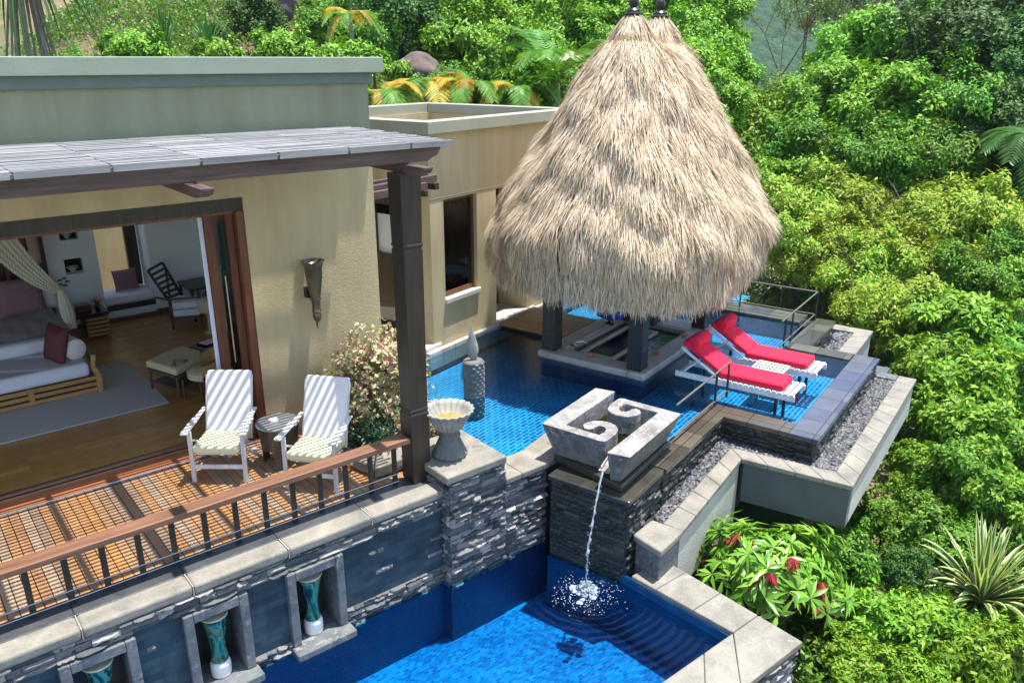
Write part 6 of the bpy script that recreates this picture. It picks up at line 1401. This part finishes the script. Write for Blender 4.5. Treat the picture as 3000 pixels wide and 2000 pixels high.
# ------------------------------------------------------------------ ground cover
def cover(name, mat, pts, ll, lw, npl, seed, up=1.0, rise=.12):
    rg = np.random.default_rng(seed); p = np.array([LV(x, y, ground(x, y) + 0.0) for x, y in pts]); p[:, 2] += rise * rg.random(len(p)) ** 2 * 3
    c = np.repeat(p, npl, 0); n = len(c); D = rg.normal(size=(n, 3)) * [1, 1, .4] + [0, 0, up]; Nn = rg.normal(size=(n, 3)) * .6 + [0, 0, 1]
    me = leaf_mesh(name, mat, c + rg.normal(size=(n, 3)) * ll * .5, D, Nn, ll * rg.uniform(.6, 1.3, n), lw * rg.uniform(.8, 1.2, n)); o = bpy.data.objects.new(name, me); COL.objects.link(o); return o
q = random.Random(5)
ptsA = [(q.uniform(-20, 4), q.uniform(19, 42)) for _ in range(24000)]; ptsA = [p for p in ptsA if (math.sin(p[0] * .9 + 1) + math.sin(p[1] * .7) + q.uniform(-1, 1)) > (-2.0 if p[1] < 30 else -.6)]
tag(cover('ground_cover', 'ground_leaf', ptsA, .19, .055, 4, 1, 1.0, .2), 'leafy green ground cover over the hillside above the roof', 'ground cover', kind='stuff')
ptsB = [(q.uniform(-20, 0), q.uniform(26, 48)) for _ in range(6000)]
tag(cover('dry_grass', 'dry_grass', ptsB, .26, .012, 6, 2, 1.4, .05), 'dry pinkish brown grass on the hillside above the roof', 'grass', kind='stuff')
ptsC = [(q.uniform(2.6, 11), q.uniform(6, 16)) for _ in range(9000)] + [(q.uniform(5, 16), q.uniform(14, 26)) for _ in range(7000)]
tag(cover('ground_cover', 'ground_leaf', ptsC, .11, .03, 5, 3), 'green ground cover below the trees right of the villa', 'ground cover', kind='stuff')
# ================================================================== AIR
USE_HAZE = True
if USE_HAZE:
    m = bpy.data.materials.new('haze'); m.use_nodes = True; t = m.node_tree; t.nodes.remove(t.nodes['Principled BSDF'])
    pv = t.nodes.new('ShaderNodeVolumePrincipled'); pv.inputs['Color'].default_value = (.80, .88, 1, 1); pv.inputs['Density'].default_value = .00022; pv.inputs['Anisotropy'].default_value = .2
    t.links.new(pv.outputs[0], t.nodes['Material Output'].inputs['Volume']); MT['haze'] = m
    o = build(MB().box(-400, 700, -400, 700, -75, 190), 'haze', 'haze'); o['kind'] = 'stuff'; o['label'] = 'thin blue haze over the valley'; o['category'] = 'haze'
# ================================================================== LIGHT, SKY, CAMERA
sv = Vector((.168, -.079, 1)).normalized()
sun = bpy.data.lights.new('sun', 'SUN'); sun.energy = 4.4; sun.angle = math.radians(.47); sun.color = (1, .965, .90)
so = bpy.data.objects.new('sun', sun); COL.objects.link(so); so.rotation_euler = (-sv).to_track_quat('-Z', 'Y').to_euler(); so.location = (0, 0, 60)
wd_ = bpy.data.worlds.new('World'); SC.world = wd_; wd_.use_nodes = True; nt = wd_.node_tree; bg = nt.nodes['Background']
sk = nt.nodes.new('ShaderNodeTexSky'); sk.sky_type = 'NISHITA'; sk.sun_disc = False; sk.sun_elevation = math.asin(sv.z); sk.sun_rotation = math.atan2(sv.x, sv.y); sk.air_density = 1.0; sk.dust_density = .6; sk.ozone_density = 1.5
nt.links.new(sk.outputs[0], bg.inputs[0]); bg.inputs[1].default_value = .15
cam = bpy.data.cameras.new('camera'); co = bpy.data.objects.new('camera', cam); COL.objects.link(co); SC.camera = co
cam.sensor_width = 36; cam.lens = 2347.6 / 3000 * 36; cam.clip_start = .05; cam.clip_end = 2000
p = math.radians(19.396); r_ = math.radians(-.0334)
def dirw(x, y, z): q = LV(x, y, z); return Vector(q)
fwd = dirw(0, math.cos(p), -math.sin(p)); rt = dirw(1, 0, 0); dn = dirw(0, -math.sin(p), -math.cos(p))
R0 = rt * math.cos(r_) + dn * math.sin(r_); D0 = -rt * math.sin(r_) + dn * math.cos(r_)
M = Matrix(((R0.x, -D0.x, -fwd.x, 0), (R0.y, -D0.y, -fwd.y, 0), (R0.z, -D0.z, -fwd.z, 4.4), (0, 0, 0, 1)))
co.matrix_world = M
SC.render.engine = 'CYCLES'; SC.render.resolution_x = 1024; SC.render.resolution_y = 682
try:
    SC.cycles.max_bounces = 10; SC.cycles.transparent_max_bounces = 16; SC.cycles.volume_bounces = 0; SC.cycles.volume_max_steps = 64
except Exception: pass
SC.view_settings.view_transform = 'Standard'; SC.view_settings.look = 'None'; SC.view_settings.gamma = 1; SC.view_settings.exposure = 1.1
